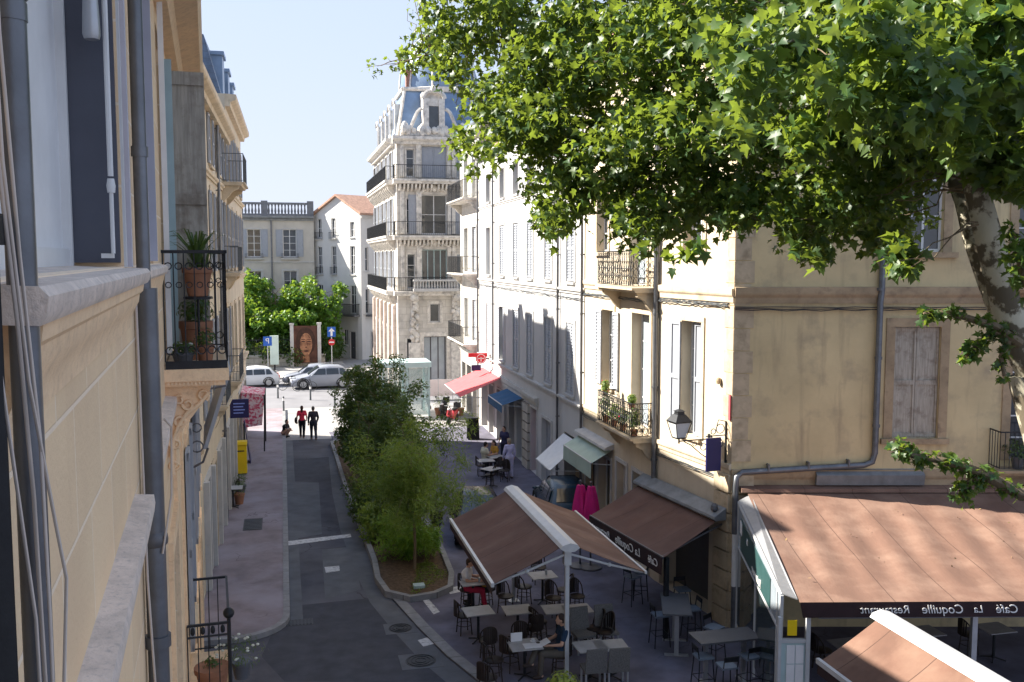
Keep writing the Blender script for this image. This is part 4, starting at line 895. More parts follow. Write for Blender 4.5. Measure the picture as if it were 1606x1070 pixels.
double_awning(10.2, 8.6, 14.4, 1.25, 3.1, 2.45, 'nearer brown double awning cut off by the bottom right corner', m1='fabric2', m2='fabric2')
# awning on the cream street facade
ux1 = Vector((d1.x, d1.y, 0)).normalized(); no1 = Vector((-ux1.y, ux1.x, 0))
aw = empty('wall_awning', (P0.x, P0.y, 0), 'dark brown awning folded out from the cream street front, white letters on its valance', 'awning', ux=d1)
x0, x1 = .12, 4.2; zt, zb, dp = 2.80, 2.15, 2.1
cloth((x1, .30, zt), (x0, .30, zt), (x0-.4, dp, zb), (x1-.4, dp, zb), M['fabric_x'], 'canopy', aw, sag=.04, waves=6)
cloth((x1-.4, dp+.005, zb), (x0-.4, dp+.005, zb), (x0-.4, dp+.02, zb-.42), (x1-.4, dp+.02, zb-.42), M['fabric_val'], 'valance', aw, nv=3, sag=0, amp=.01)
q = MB(); q.xprism([(.11, 3.12), (.44, 2.92), (.46, 2.86), (.42, 2.81), (.11, 2.81)], x0-.1, x1+.1); q.build('hood', M['lead'], aw)
q = MB(); q.ell((x0+.15, .3, 3.07), .10, .10, .08); q.lathe([(.07, 0), (.09, .06), (.05, .12)], x0+.15, .3, 3.08, 10); q.build('motor_cap', M['pipe_dark'], aw, 40)
MB().box(x0-.4, x1-.4, dp-.04, dp, zb-.03, zb+.03).build('front_bar', M['pipe_dark'], aw)
for xx in (x0+.1, x1-.1):
    MB().tube([(xx, .1, 2.65), (xx-.2, 1.1, 2.4), (xx-.4, dp, zb-.02)], .025, 6).build('folding_arm', M['pipe_dark'], aw, 40)
rot = basis((-1, 0, 0), (0, 0, 1))   # outward normal is +y
for s_, cx, sz in (('La Coquille', 1.45, .30), ('Restaurant', 3.0, .24), ('Café', .12, .26)): mirrored_text(s_, M['letter'], aw, Vector((cx-.0, dp+.035, zb-.2)), sz, rot)
q = MB(); q.box(x0-.3, x0-.2, 1.85, 1.95, .04, 2.1); q.build('post', M['iron'], aw)
# big terrace awning on the side wall
sx = Vector((SW.x, SW.y, 0)); sy = Vector((-SW.y, SW.x, 0))*-1      # local x to the right along the wall
ta = empty('terrace_awning', (P0.x, P0.y, 0), 'wide sunlit brown terrace awning with white letters along its dark valance on the right', 'awning', ux=SW)
# local: x right, y INTO the wall, so terrace is at negative y
def tl(p): q_ = Vector((p[0], p[1]))-P0; return (q_.dot(SW), q_.dot(Vector((-SW.y, SW.x))))
fl = tl((9.42, 15.87)); fr_ = tl((16.5, 14.75))
cloth((.35, -.28, 3.58), (12, -.28, 3.58), (fr_[0]+3, fr_[1]-.4, 2.9), (fl[0], fl[1], 2.9), M['fabric2_x'], 'canopy', ta, 90, 24, sag=.10, waves=13, amp=.025)
cloth((fl[0], fl[1]-.006, 2.9), (fr_[0]+3, fr_[1]-.41, 2.9), (fr_[0]+3, fr_[1]-.43, 2.62), (fl[0]+.05, fl[1]-.03, 2.62), M['fabric_val'], 'valance', ta, 60, 3, sag=0, amp=.012, waves=10)
MB().tube([(fl[0]+.4, fl[1]+.12, 2.58), (fr_[0]+3, fr_[1]-.25, 2.58)], .045, 8).build('front_bar', M['alu_grey'], ta)
q = MB(); q.xprism([(-.01, 3.72), (-.30, 3.68), (-.34, 3.60), (-.01, 3.52)], .2, 12); q.build('cassette', M['fabric2_x'], ta)
fdir = Vector((fr_[0]+3-fl[0], fr_[1]-.4-fl[1], 0)).normalized(); rot = basis(fdir, (0, 0, 1))
for s_, dx, sz in (('Restaurant', 1.62, .215), ('Coquille', 2.72, .235), ('La', 3.4, .20), ('Café', 3.95, .23)):
    mirrored_text(s_, M['letter'], ta, Vector((fl[0], fl[1]-.045, 2.76))+fdir*dx, sz, rot)
for dx in (3.4, 7.0, 10.5):
    p = Vector((fl[0], fl[1]+.12, 0))+fdir*dx; MB().box(p.x-.05, p.x+.05, p.y-.05, p.y+.05, .03, 2.58).build('post', M['alu_grey'], ta)
# glazed side screen with menu board
gs = empty('glazed_screen', (P0.x, P0.y, 0), 'white framed glazed side screen of the cafe terrace with a green upper panel', 'screen', ux=SW)
a2 = Vector((.12, -.35)); b2_ = Vector((fl[0]-.28, fl[1]+.25)); dd = (b2_-a2); Ls = dd.length; dd.normalize(); nn = Vector((-dd.y, dd.x))
def sp3(t, z, o=0): return (a2.x+dd.x*t+nn.x*o, a2.y+dd.y*t+nn.y*o, z)
def barq(q, t0, z0, t1, z1, r=.03):
    q.tube([sp3(t0, z0), sp3(t1, z1)], r, 4)
q = MB(); barq(q, 0, .05, 0, 3.35); barq(q, Ls, .05, Ls, 2.95, .045); barq(q, 0, 3.35, Ls, 2.95, .04); barq(q, 0, 2.25, Ls, 2.2, .03); barq(q, Ls*.48, .05, Ls*.48, 2.22, .035); barq(q, Ls*.93, .05, Ls*.93, 2.9, .03)
q.build('frame', M['alu'], gs)
q = MB(); 
def sheet(t0, z0a, z1a, t1, z0b, z1b, o, m, nm, th=.012):
    q = MB(); v = [sp3(t0, z0a, o), sp3(t1, z0b, o), sp3(t1, z1b, o), sp3(t0, z1a, o)]; w_ = [sp3(t0, z0a, o+th), sp3(t1, z0b, o+th), sp3(t1, z1b, o+th), sp3(t0, z1a, o+th)]
    q.add(v+w_, [(3, 2, 1, 0), (4, 5, 6, 7), (0, 1, 5, 4), (1, 2, 6, 5), (2, 3, 7, 6), (3, 0, 4, 7)]); return q.build(nm, m, gs)
gg = mat('green_board', (.035, .085, .085), .35, .15, 2, bump=.0)
sheet(.04, 2.28, 3.28, Ls-.05, 2.24, 2.9, 0, M['curtain'], 'upper_glass')
pb = sheet(.5, 2.30, 3.08, Ls*.8, 2.27, 2.9, -.016, gg, 'sign_panel')
rot = basis((dd.x, dd.y, 0), (0, 0, 1))
for o_ in (-.03,):
    t_ = mirrored_text('Restaurant', M['letter'], gs, Vector(sp3(Ls*.52, 2.42, o_)), .26, rot, mirror=True, name='lettering')
sheet(.55, 2.75, 3.05, .8, 2.74, 3.0, -.036, M['paper'], 'notice'); sheet(1.5, 2.75, 2.88, 1.62, 2.74, 2.87, -.036, M['paper'], 'notice')
clear = mat('tinted_glass', (.03, .045, .05), .05, .3, 1, bump=0, spec=.8)
sheet(.05, .3, 2.2, Ls*.47, .3, 2.2, .0, clear, 'lower_glass', .01); sheet(Ls*.49, .3, 2.2, Ls*.92, .3, 2.18, .0, clear, 'lower_glass', .01)
# sloping translucent roof strip between the screen and the cloth
q = MB(); q.slab([(.12, -.35, 3.40), (.42, -.35, 3.56), (fl[0]-.02, fl[1]+.1, 2.93), (fl[0]-.28, fl[1]+.25, 2.99)], .02); q.build('roof_strip', M['alu_grey'], gs)
mbd = empty('menu_board', (*(P0+SW*(fl[0]-.05)+Vector((-SW.y, SW.x))*(fl[1]+.1)), .03), 'tall aluminium menu case with white menu sheets at the front corner of the terrace awning', 'menu board', ux=SW)
q = MB(); q.box(-.33, -.27, -.05, .05, 0, 2.55); q.box(.20, .28, -.05, .05, 0, 2.55); q.box(-.27, .20, -.04, .04, 2.05, 2.12); q.box(-.27, .20, -.04, .04, 1.15, 1.22); q.box(-.27, .20, -.04, .04, .02, .1); q.build('frame', M['alu'], mbd)
q = MB().box(-.27, .20, -.012, .012, .1, 2.05); q.build('glass_case', M['tealmetal'], mbd)
q = MB()
for i in range(2):
    for j in range(2): q.box(-.16+i*.17, -.005+i*.17, -.03, -.014, 1.26+j*.38, 1.62+j*.38)
q.build('menu_sheet', M['paper'], mbd); MB().box(-.1, .02, -.03, -.014, .98, 1.08).build('sticker', M['pinkcloth'], mbd)
MB().box(-.16, .02, -.05, -.03, 2.2, 2.5).build('yellow_notice', M['yellow'], mbd)
# small awnings of the row
def small_awning(name, root_p, u, x0, x1, z0, z1, dp, m, label, val=.25, hood=None):
    e = empty(name, (root_p.x, root_p.y, 0), label, 'awning', ux=u)
    cloth((x1, .06, z1), (x0, .06, z1), (x0, dp, z0), (x1, dp, z0), M[m], 'canopy', e, 14, 6, sag=.02, waves=3)
    if val: cloth((x1, dp+.002, z0), (x0, dp+.002, z0), (x0, dp+.01, z0-val), (x1, dp+.01, z0-val), M[m], 'valance', e, 10, 2, sag=0, amp=.006)
    q = MB()
    for xx in (x0+.05, x1-.05): q.tube([(xx, .02, z0-.1), (xx, dp, z0-.02)], .018, 5)
    q.tube([(x0, dp, z0), (x1, dp, z0)], .025, 6); q.build('frame', M['alu'], e)
    if hood: q = MB(); q.xprism([(.0, z1+.22), (.32, z1+.10), (.34, z1+.02), (.0, z1+.02)], x0-.1, x1+.1); q.build('hood', M[hood], e)
    return e
small_awning('shop_awning', P1, d2, 3.7, 6.9, 2.75, 3.15, .75, 'greencloth', 'short pale green awning under a grey hood left of the flowered balcony', .5, 'white_trim')
small_awning('shop_awning', P2, d3, .3, 2.4, 1.75, 2.7, 1.15, 'whiteplain', 'small tilted white awning over the garage opening', 0)
small_awning('shop_awning', P2, d3, 9.4, 12.7, 2.75, 3.05, 1.0, 'bluecloth', 'dark blue shop awning on the white building', .35)
small_awning('shop_awning', P2, d3, 14.0, 19.0, 2.5, 3.4, 2.2, 'redcloth', 'faded red sloping shop awning near the far end of the row', .0)
# round club sign above the red awning
sg = empty('hanging_sign', (P2.x+(d3/L3).x*17-.55, P2.y+(d3/L3).y*17, 4.1), 'round red and white emblem sign above a dark blue plate', 'sign')
q = MB().lathe([(.42, -.04), (.42, .04)], 0, 0, 0, 22); q.xf(Matrix.Rotation(math.pi/2, 4, 'X')); q.build('red_disc', M['red'], sg, 30)
q = MB()
for yy in (-.05, .05): q.ring((0, yy, 0), .33, .035, (0, 1, 0), 20, 4); q.box(-.24, .24, yy-.006, yy+.006, -.04, .04); q.box(-.04, .04, yy-.006, yy+.006, -.24, .24)
q.build('white_emblem', M['whiteplain'], sg); MB().box(-.75, .0, -.05, .05, -.95, -.5).build('blue_plate', M['navy'], sg); MB().box(-1.0, .5, -.06, .06, .12, .42).build('red_arm', M['red'], sg)
MB().box(.4, .8, -.03, .03, -.05, .05).build('bracket', M['iron'], sg); sg.scale = (.68,)*3
# lantern and hanging sign on the corner
la = empty('wall_lantern', (P0.x, P0.y, 0), 'black four sided wall lantern on a scrolled iron arm beside the corner window', 'lantern', ux=d1)
q = MB(); lx, ly, lz = .95, .95, 5.0
q.box(lx-.03, lx+.03, .03, .08, 4.15, 4.85); q.tube([(lx, .06, 4.72), (lx, ly, 4.72)], .018, 5); q.tube([(lx, .06, 4.2), (lx, .3, 4.35), (lx, .6, 4.6), (lx, .8, 4.7)], .014, 5); q.ring((lx, .22, 4.52), .09, .011, (1, 0, 0)); q.ring((lx, .48, 4.62), .06, .010, (1, 0, 0)); q.tube([(lx, ly, 4.66), (lx, ly, 4.82)], .025, 6)
q.build('arm', M['iron'], la, 40)
q = MB()
def frus(q, r0, z0, r1, z1):
    q.add([(lx+sx_*r, ly+sy_*r, z) for r, z in ((r0, z0), (r1, z1)) for sx_, sy_ in ((-1, -1), (1, -1), (1, 1), (-1, 1))], [(3, 2, 1, 0), (4, 5, 6, 7)]+[(i, (i+1) % 4, 4+(i+1) % 4, 4+i) for i in range(4)])
frus(q, .23, 5.22, .25, 5.25); frus(q, .24, 5.251, .12, 5.42); frus(q, .10, 5.42, .09, 5.50); frus(q, .12, 5.50, .03, 5.55); frus(q, .13, 4.80, .14, 4.83); q.tube([(lx, ly, 5.55), (lx, ly, 5.66)], .012, 5)
for sx_, sy_ in ((-1, -1), (1, -1), (1, 1), (-1, 1)): q.tube([(lx+sx_*.13, ly+sy_*.13, 4.82), (lx+sx_*.225, ly+sy_*.225, 5.22)], .011, 4)
q.build('cage', M['iron'], la)
q = MB(); frus(q, .12, 4.832, .205, 5.215); q.build('lamp_glass', mat('frosted_glass', (.55, .58, .60), .25, .1, 3, bump=0), la)
hs = empty('hanging_sign', (P0.x, P0.y, 0), 'narrow dark plate sign hanging from a curly iron bracket at the building corner', 'sign', ux=d1)
q = MB(); q.tube([(.22, .03, 4.95), (.22, .62, 4.95)], .015, 5); q.box(.2, .24, .0, .05, 4.1, 5.3); q.ring((.22, .2, 5.12), .12, .012, (1, 0, 0)); q.ring((.22, .4, 5.06), .07, .012, (1, 0, 0)); q.ring((.22, .25, 4.75), .13, .012, (1, 0, 0)); q.tube([(.22, .05, 5.3), (.22, .25, 5.35), (.22, .3, 5.2)], .012, 5); q.build('bracket', M['iron'], hs, 40)
MB().box(.195, .245, .18, .6, 4.05, 4.9).build('plate', M['navy'], hs)
# ============================ cafe furniture
def bistro_chair(label, m='brownwood', seatm=None):
    e = empty('bistro_chair', (0, 0, 0), label, 'chair', 'dark bistro chairs around the street tables')
    MB().lathe([(.19, .44), (.215, .45), (.215, .475), (.20, .485)], 0, 0, 0, 16).build('seat', M[seatm or m], e, 40)
    for a in (45, 135, 225, 315):
        c, s_ = math.cos(R(a)), math.sin(R(a)); MB().tube([(c*.17, s_*.17, .45), (c*.215, s_*.215, 0)], .014, 6).build('leg', M[m], e)
    q = MB(); pts = []
    for i in range(13): t = R(105+150*i/12); pts.append((.215*math.cos(t)-.04*math.sin(math.pi*i/12), .215*math.sin(t), .47+.42*math.sin(math.pi*i/12)**.45))
    q.tube(pts, .017, 6)
    for i in (3, 4, 5, 6, 7, 8, 9): p = pts[i]; q.box(p[0]-.008, p[0]+.008, p[1]-.02, p[1]+.02, .48, p[2])
    q.build('backrest', M[m], e, 50); MB().ring((0, 0, .24), .19, .010, (0, 0, 1), 14, 4).build('stretcher', M[m], e)
    return e
def wicker_chair(label):
    e = empty('wicker_chair', (0, 0, 0), label, 'chair', 'grey wicker chairs near the front plant')
    MB().box(-.22, .22, -.24, .24, .40, .46).build('seat', M['wicker'], e)
    q = MB(); q.add([(-.24, -.24, .40), (-.19, -.24, .40), (-.19, .24, .40), (-.24, .24, .40), (-.34, -.23, .98), (-.30, -.23, .98), (-.30, .23, .98), (-.34, .23, .98)], [(3, 2, 1, 0), (4, 5, 6, 7), (0, 1, 5, 4), (1, 2, 6, 5), (2, 3, 7, 6), (3, 0, 4, 7)]); q.build('backrest', M['wicker'], e)
    for sx_ in (-.19, .19):
        for sy_ in (-.21, .21): MB().box(sx_-.02, sx_+.02, sy_-.02, sy_+.02, 0, .40).build('leg', M['alu_grey'], e)
    return e
def cafe_table(label, m='table', L=.70, W=.62):
    e = empty('cafe_table', (0, 0, 0), label, 'table', 'square cafe tables on the street terrace')
    q = MB(); q.box(-L/2, L/2, -W/2, W/2, .735, .76); q.box(-L/2-.006, L/2+.006, -W/2-.006, W/2+.006, .738, .756); q.build('tabletop', M[m], e)
    MB().tube([(0, 0, .03), (0, 0, .72)], .035, 8).box(-.2, .2, -.2, .2, .715, .735).build('column', M['iron'], e)
    q = MB()
    for a in range(4): q.tube([(0, 0, .06), (.27*math.cos(R(45+90*a)), .27*math.sin(R(45+90*a)), .015)], .018, 5)
    q.build('foot', M['iron'], e); return e
def stool(label):
    e = empty('bar_stool', (0, 0, 0), label, 'stool', 'high bar stools by the cafe wall')
    MB().box(-.18, .18, -.18, .18, .74, .78).build('seat', M['blueseat'], e)
    for sx_ in (-1, 1):
        for sy_ in (-1, 1): MB().tube([(sx_*.15, sy_*.15, .74), (sx_*.2, sy_*.2, 0)], .014, 5).build('leg', M['iron'], e)
    q = MB(); q.tube([(-.17, -.17, .3), (.17, -.17, .3), (.17, .17, .3), (-.17, .17, .3), (-.17, -.17, .3)], .01, 4); q.build('footrest', M['iron'], e)
    q = MB(); q.tube([(-.17, -.16, .78), (-.2, -.15, 1.02), (-.2, .15, 1.02), (-.17, .16, .78)], .013, 5); q.box(-.21, -.19, -.15, .15, .92, 1.02); q.build('backrest', M['iron'], e); return e
GZ = .035
def at(px, py, z=.79):
    p = G(px, py, z); return (p.x, p.y, GZ)
tA = cafe_table('pale square table near the kerb with one chair tucked under its front edge'); tA.location = at(750, 958)
tl_ = [('pale square table in the middle of the front row under the double awning', (812, 956)), ('pale square table at the back under the double awning beside empty ground', (851, 902)), ('pale table just left of the awning post', (874, 955)), ('pale table just right of the awning post', (905, 955)),
       ('grey table beside the two wicker chairs, nearer the seated man', (926, 1013)), ('grey table beside the two wicker chairs, farther from the seated man', (958, 1012)), ('table under the papers in front of the man reading', (823, 1011)), ('small table between the two seated women', (742, 912))]
tabs = [tA]
for lab, p in tl_: tabs.append(dup(tA, loc=at(*p), rz=.05*(len(tabs) % 3)-.05, label=lab))
tA.rotation_euler.z = .06
cA = bistro_chair('dark bistro chair at the front left of the first table, back to the viewer')
cA.location = at(765, 1005, .5); cA.rotation_euler.z = R(90)
chs = [('dark bistro chair left of the table nearest the kerb', (728, 965), 10), ('dark bistro chair behind the middle front row table', (793, 935), -60), ('dark bistro chair in front of the middle front row table', (838, 985), 100), ('dark bistro chair facing away in front of the middle table, left side', (815, 995), 80),
       ('dark bistro chair left of the table beside the awning post', (845, 975), 20), ('dark bistro chair right of the back table', (885, 925), 170), ('dark bistro chair behind the back table', (845, 890), -90), ('dark bistro chair left of the back table', (822, 920), 10), ('dark bistro chair between the back table and the post', (868, 938), -70),
       ('dark bistro chair at the right end of the post table', (933, 985), 190), ('dark bistro chair at the kerb end of the reading table', (775, 1035), 0), ('dark bistro chair in the front gap left of the reading table', (800, 1020), 30),
       ('dark bistro chair behind the table right of the post', (905, 935), -80), ('dark bistro chair nearest the terrace kerb at lower left', (765, 1062), 45), ('dark bistro chair behind the wicker chairs at the far table', (948, 990), 200)]
for lab, p, a in chs: dup(cA, loc=at(*p, .5), rz=R(a), label=lab)
w1 = wicker_chair('grey wicker chair with its back to the viewer, left one of the pair'); w1.location = at(930, 1045, .5); w1.rotation_euler.z = R(88)
dup(w1, loc=at(966, 1043, .5), rz=R(86), label='grey wicker chair with its back to the viewer, right one of the pair')
dup(w1, loc=at(915, 992, .5), rz=R(-85), label='grey wicker chair facing the viewer behind the left grey table')
dup(w1, loc=at(952, 988, .5), rz=R(-92), label='grey wicker chair facing the viewer behind the right grey table')
ht = empty('high_table', at(1137, 1000, 1.08), 'dark high table with two pale legs beside the corner column', 'table', 'high tables by the cafe wall')
MB().box(-.72, .72, -.34, .34, 1.06, 1.10).build('tabletop', M['darktable'], ht)
for x_ in (-.45, .45): MB().box(x_-.04, x_+.04, -.05, .05, .02, 1.06).box(x_-.05, x_+.05, -.28, .28, 0, .03).build('leg', M['alu_grey'], ht)
dup(ht, loc=at(1060, 950, 1.08), rz=R(70), label='dark high table in the shade under the brown wall awning')
s0 = stool('bar stool left of the high table by the column'); s0.location = at(1103, 1030, .78); s0.rotation_euler.z = R(0)
for lab, p, a in (('bar stool in front of the high table, pale seat catching light', (1175, 1030), 100), ('bar stool tucked under the front of the high table', (1140, 1045), 90), ('bar stool behind the high table with its back to the column', (1120, 985), -60), ('blue seated bar stool alone at the far end of the awning valance', (992, 905), 20), ('blue seated bar stool behind the alone one', (1005, 898), 160), ('bar stool at the shaded high table, nearest the street', (1035, 965), 0), ('bar stool at the shaded high table, nearest the wall', (1085, 955), 180), ('bar stool in the deepest shade by the cafe door', (1070, 925), -90)):
    dup(s0, loc=at(*p, .78), rz=R(a), label=lab)
# more tables inside the terrace room
for i, (px, py) in enumerate(((1330, 1010), (1450, 990), (1560, 985))):
    dup(tA, loc=at(px, py), rz=0, label='table in the dark under the big terrace awning, ' + ('left one', 'middle one', 'right one')[i])
    dup(cA, loc=at(px-40, py+10, .5), rz=0, label='dark bistro chair under the big terrace awning beside the ' + ('left table', 'middle table', 'right table')[i])
pp = empty('menu_card', (*at(824, 1008)[:2], GZ+.762), 'white folded menu standing on the reading table', 'menu'); 
MB().box(-.13, .13, -.004, .004, 0, .2).build('front_leaf', M['paper'], pp); q = MB().box(-.13, .13, .03, .036, 0, .19); q.build('back_leaf', M['paper'], pp)
pp.location.x -= .18; pp.location.y += .1
nw = empty('newspaper', (*at(835, 1013)[:2], GZ+.762), 'open newspaper lying on the reading table', 'newspaper')
MB().box(-.2, .0, -.14, .14, 0, .006).build('left_page', M['paper'], nw); MB().box(.003, .2, -.15, .13, 0, .01).build('right_page', M['paper'], nw)
def cup(px, py, dx, dy, label, kind='coffee_cup'):
    x_, y_, _ = at(px, py); e = empty(kind, (x_+dx, y_+dy, GZ+.762), label, 'cup' if kind == 'coffee_cup' else 'glass')
    if kind == 'coffee_cup': MB().lathe([(.06, 0), (.07, .008)], n=14).build('saucer', M['paper'], e, 40); MB().lathe([(.02, .008), (.035, .03), (.038, .06), (.03, .06)], n=14).build('cup', M['paper'], e, 40)
    else: MB().lathe([(.028, 0), (.036, .12), (.032, .12)], n=14).build('tumbler', M['curtain'], e, 40); MB().lathe([(.027, .004), (.031, .07)], n=12).build('drink', M['yellow'], e, 40)
cup(823, 1011, .22, .12, 'white coffee cup at the corner of the reading table')
cup(742, 912, -.1, .05, 'white coffee cup between the two seated women')
cup(742, 912, .15, -.1, 'glass of yellow drink on the table of the two seated women', 'drinking_glass')
cup(851, 902, .1, 0, 'glass of yellow drink left on the empty back table', 'drinking_glass')
ps = empty('closed_parasol', (8.95, 27.14, GZ), 'furled magenta parasol standing beside the green awning', 'parasol')
def furled(e):
    q = MB(); n = 20; m = 12; vs = []
    for j in range(m+1):
        v = j/m; z = .95+1.5*v
        for k in range(n):
            a = 2*math.pi*k/n; r = (.25-.17*v**1.6)*(1+.32*math.cos(a*5+v*1.2))*(1 if j else .8); vs.append((r*math.cos(a), r*math.sin(a), z))
    q.add(vs, [(j*n+k, j*n+(k+1) % n, (j+1)*n+(k+1) % n, (j+1)*n+k) for j in range(m) for k in range(n)]+[tuple(range(n-1, -1, -1)), tuple(m*n+k for k in range(n))]); q.build('cloth', M['magenta'], e, 60)
    q = MB().tube([(0, 0, .02), (0, 0, 2.55)], .024, 8); q.ell((0, 0, 2.57), .04); q.build('pole', M['frame_dark'], e); MB().lathe([(.28, 0), (.28, .05), (.06, .09)], n=16).build('base', M['pipe_dark'], e, 40)
furled(ps); ps.scale = (1.2, 1.2, 1.03); ps.location = (*G(926, 893).xy, GZ)
p2_ = dup(ps, loc=(ps.location.x-.26, ps.location.y+.22, GZ), rz=1, label='second furled magenta parasol just behind and left of the first')
ps['group'] = p2_['group'] = 'furled magenta parasols'
# far terrace furniture near the blue awning
for i, (px, py) in enumerate(((762, 722), (778, 716), (770, 735))):
    dup(tA, loc=at(px, py), rz=.3*i, label=('small table under the blue awning nearest the street', 'small table under the blue awning nearest the wall', 'small table in front of the far cafe guests')[i])
for i, (px, py) in enumerate(((755, 730), (785, 730), (768, 745), (792, 738))):
    dup(cA, loc=at(px, py, .5), rz=i*1.4, label='dark chair at the far cafe ' + ('on the street side', 'behind the table', 'with its back to the viewer', 'beside the woman in pale clothes')[i])
# black A board / plant by far door
ab = empty('sandwich_board', (*G(742, 690).xy, GZ), 'black sandwich board beside the far shop door', 'sign board')
q = MB(); q.add([(-.3, -.2, 0), (.3, -.2, 0), (.3, 0, 1.1), (-.3, 0, 1.1), (-.3, -.17, 0), (.3, -.17, 0), (.3, .02, 1.1), (-.3, .02, 1.1)], [(0, 1, 2, 3), (7, 6, 5, 4), (0, 4, 5, 1), (1, 5, 6, 2), (0, 3, 7, 4), (2, 6, 7, 3)]); q.build('front_board', M['black'], ab)
q = MB(); q.add([(-.3, .22, 0), (.3, .22, 0), (.3, .03, 1.1), (-.3, .03, 1.1), (-.3, .25, 0), (.3, .25, 0), (.3, .05, 1.1), (-.3, .05, 1.1)], [(3, 2, 1, 0), (4, 5, 6, 7), (0, 1, 5, 4), (1, 2, 6, 5), (2, 3, 7, 6), (3, 0, 4, 7)]); q.build('back_board', M['black'], ab)
# ============================ left pavement items
yb = empty('letter_box', (-1.92, 42.3, .125), 'tall bright yellow letter box standing on the left pavement', 'letter box')
q = MB().box(-.28, .28, -.22, .22, .05, 1.25); q.xprism([(-.24, 1.25), (-.27, 1.3), (-.22, 1.42), (.22, 1.42), (.27, 1.3), (.24, 1.25)], -.30, .30); q.build('body', M['yellow'], yb); MB().box(-.25, .25, -.19, .19, 0, .05).build('plinth', M['iron'], yb); MB().box(-.18, .18, -.235, -.221, 1.0, 1.05).build('slot', M['black'], yb); MB().box(-.2, .2, -.23, -.221, .3, .8).build('door', M['yellow'], yb)
for i, (x_, y_, lb_) in enumerate(((-1.55, 44.6, 'tall dark folding board just beyond the yellow letter box'), (-1.95, 45.6, 'dark board leaning by the wall behind the letter box'))):
    e = empty('shop_board', (x_, y_, .125), lb_, 'board'); MB().add([(-.04, -.3, 0), (-.28, .0, 1.9), (-.28, .4, 1.9), (-.04, .5, 0), (0, -.3, 0), (-.24, 0, 1.9), (-.24, .4, 1.9), (0, .5, 0)], [(3, 2, 1, 0), (4, 5, 6, 7), (0, 1, 5, 4), (1, 2, 6, 5), (2, 3, 7, 6), (3, 0, 4, 7)]).build('panel', M['navy'], e); MB().box(-.3, -.26, -.2, .6, 0, 1.8).build('rear_panel', M['black'], e)
pk = empty('pink_sunshade', (-1.2, 47.0, .125), 'pink and white patterned sunshade cloth over the left pavement', 'sunshade')
cloth((-.85, 0, 2.9), (-.85, 2.6, 2.9), (.25, 2.6, 2.75), (.25, 0, 2.75), M['pinkcloth'], 'top_cloth', pk, 10, 6); cloth((-.85, 0, 2.9), (.25, 0, 2.75), (.12, -.05, 1.3), (-.75, -.05, 1.2), M['pinkcloth'], 'hanging_cloth', pk, 14, 8, sag=0, amp=.05)
MB().tube([(.2, 0, 0), (.25, 0, 2.75)], .035, 6).build('pole', M['iron'], pk); MB().tube([(.22, 2.6, 0), (.25, 2.6, 2.75)], .035, 6).build('pole', M['iron'], pk)
bs = empty('shop_sign', (-1.55, 34.5, 4.15), 'dark blue square sign with pale lettering jutting from the left wall', 'sign')
MB().box(-.32, .32, -.05, .05, -.33, .33).build('box', M['navy'], bs); MB().box(-.75, -.32, -.02, .02, .1, .14).build('arm', M['iron'], bs)
q = MB()
for k in range(4): q.box(-.2, .18-.05*(k % 2), -.058, -.051, .16-.11*k, .20-.11*k)
q.build('writing', mat('pale_blue_writing', (.25, .32, .75), .6, .1, 4, bump=0), bs)
bc = dup(cA, loc=(-2.0, 37.4, .125), rz=R(180), label='dark bistro chair against the left wall beside potted plants')
bc2 = dup(tabs[1], loc=(-1.95, 36.5, .125), rz=0, label='small table against the left wall beside potted plants')
# ============================ square furniture
def bollard(x, y, lab, red=False):
    e = empty('bollard', (x, y, .01), lab, 'bollard', 'bollards along the end of the street'); MB().lathe([(.07, 0), (.06, .1), (.055, .95), (.03, 1.02)], n=10).build('post', M['iron_grey'], e, 40)
    MB().lathe([(.062, .75), (.062, .9)], n=10).build('band', M['red'] if red else M['whiteplain'], e); return e
b0 = bollard(*G(445, 648).xy, 'dark bollard in the sun above the crouching child')
for px, py, lb_ in ((436, 625, 'red banded bollard nearest the parked white car'), (487, 628, 'pale bollard between the walkers and the silver cars'), (525, 640, 'bollard beside the tall hedge')): dup(b0, loc=(*G(px, py).xy, .01), label=lb_)
# tall glass lift shelter
sh = empty('glass_shelter', (5.6, 56.0, .01), 'pale green metal and glass shelter behind the hedge', 'shelter')
q = MB().box(-.1, 2.9, -.1, 2.3, 2.95, 3.25); q.build('roof', M['tealmetal'], sh)
q = MB()
for x_ in (0, 1.4, 2.7):
    for y_ in (0, 2.1): q.box(x_, x_+.12, y_, y_+.12, 0, 2.95)
q.box(0, 2.8, .02, .1, 1.0, 1.08); q.build('frame', M['tealmetal'], sh)
q = MB().box(.12, 1.4, .04, .06, .1, 2.9); q.box(1.52, 2.7, .04, .06, .1, 2.9); q.box(2.74, 2.77, .12, 2.1, .1, 2.9); q.build('glazing', clearglass('pale_green_glass', (.35, .48, .48), .45), sh)
bn = empty('terrace_barrier', (8.0, 62.5, .01), 'long pale pink cloth barrier in front of the domed building', 'barrier')
MB().box(0, 3.9, -.02, .02, .25, 1.35).build('cloth', mat('pale_pink_cloth', (.70, .60, .60), .8, .1, 1.5), bn)
q = MB()
for k in range(5): q.tube([(k*.97, 0, 0), (k*.97, 0, 1.42)], .03, 6)
q.build('post', M['alu_grey'], bn)
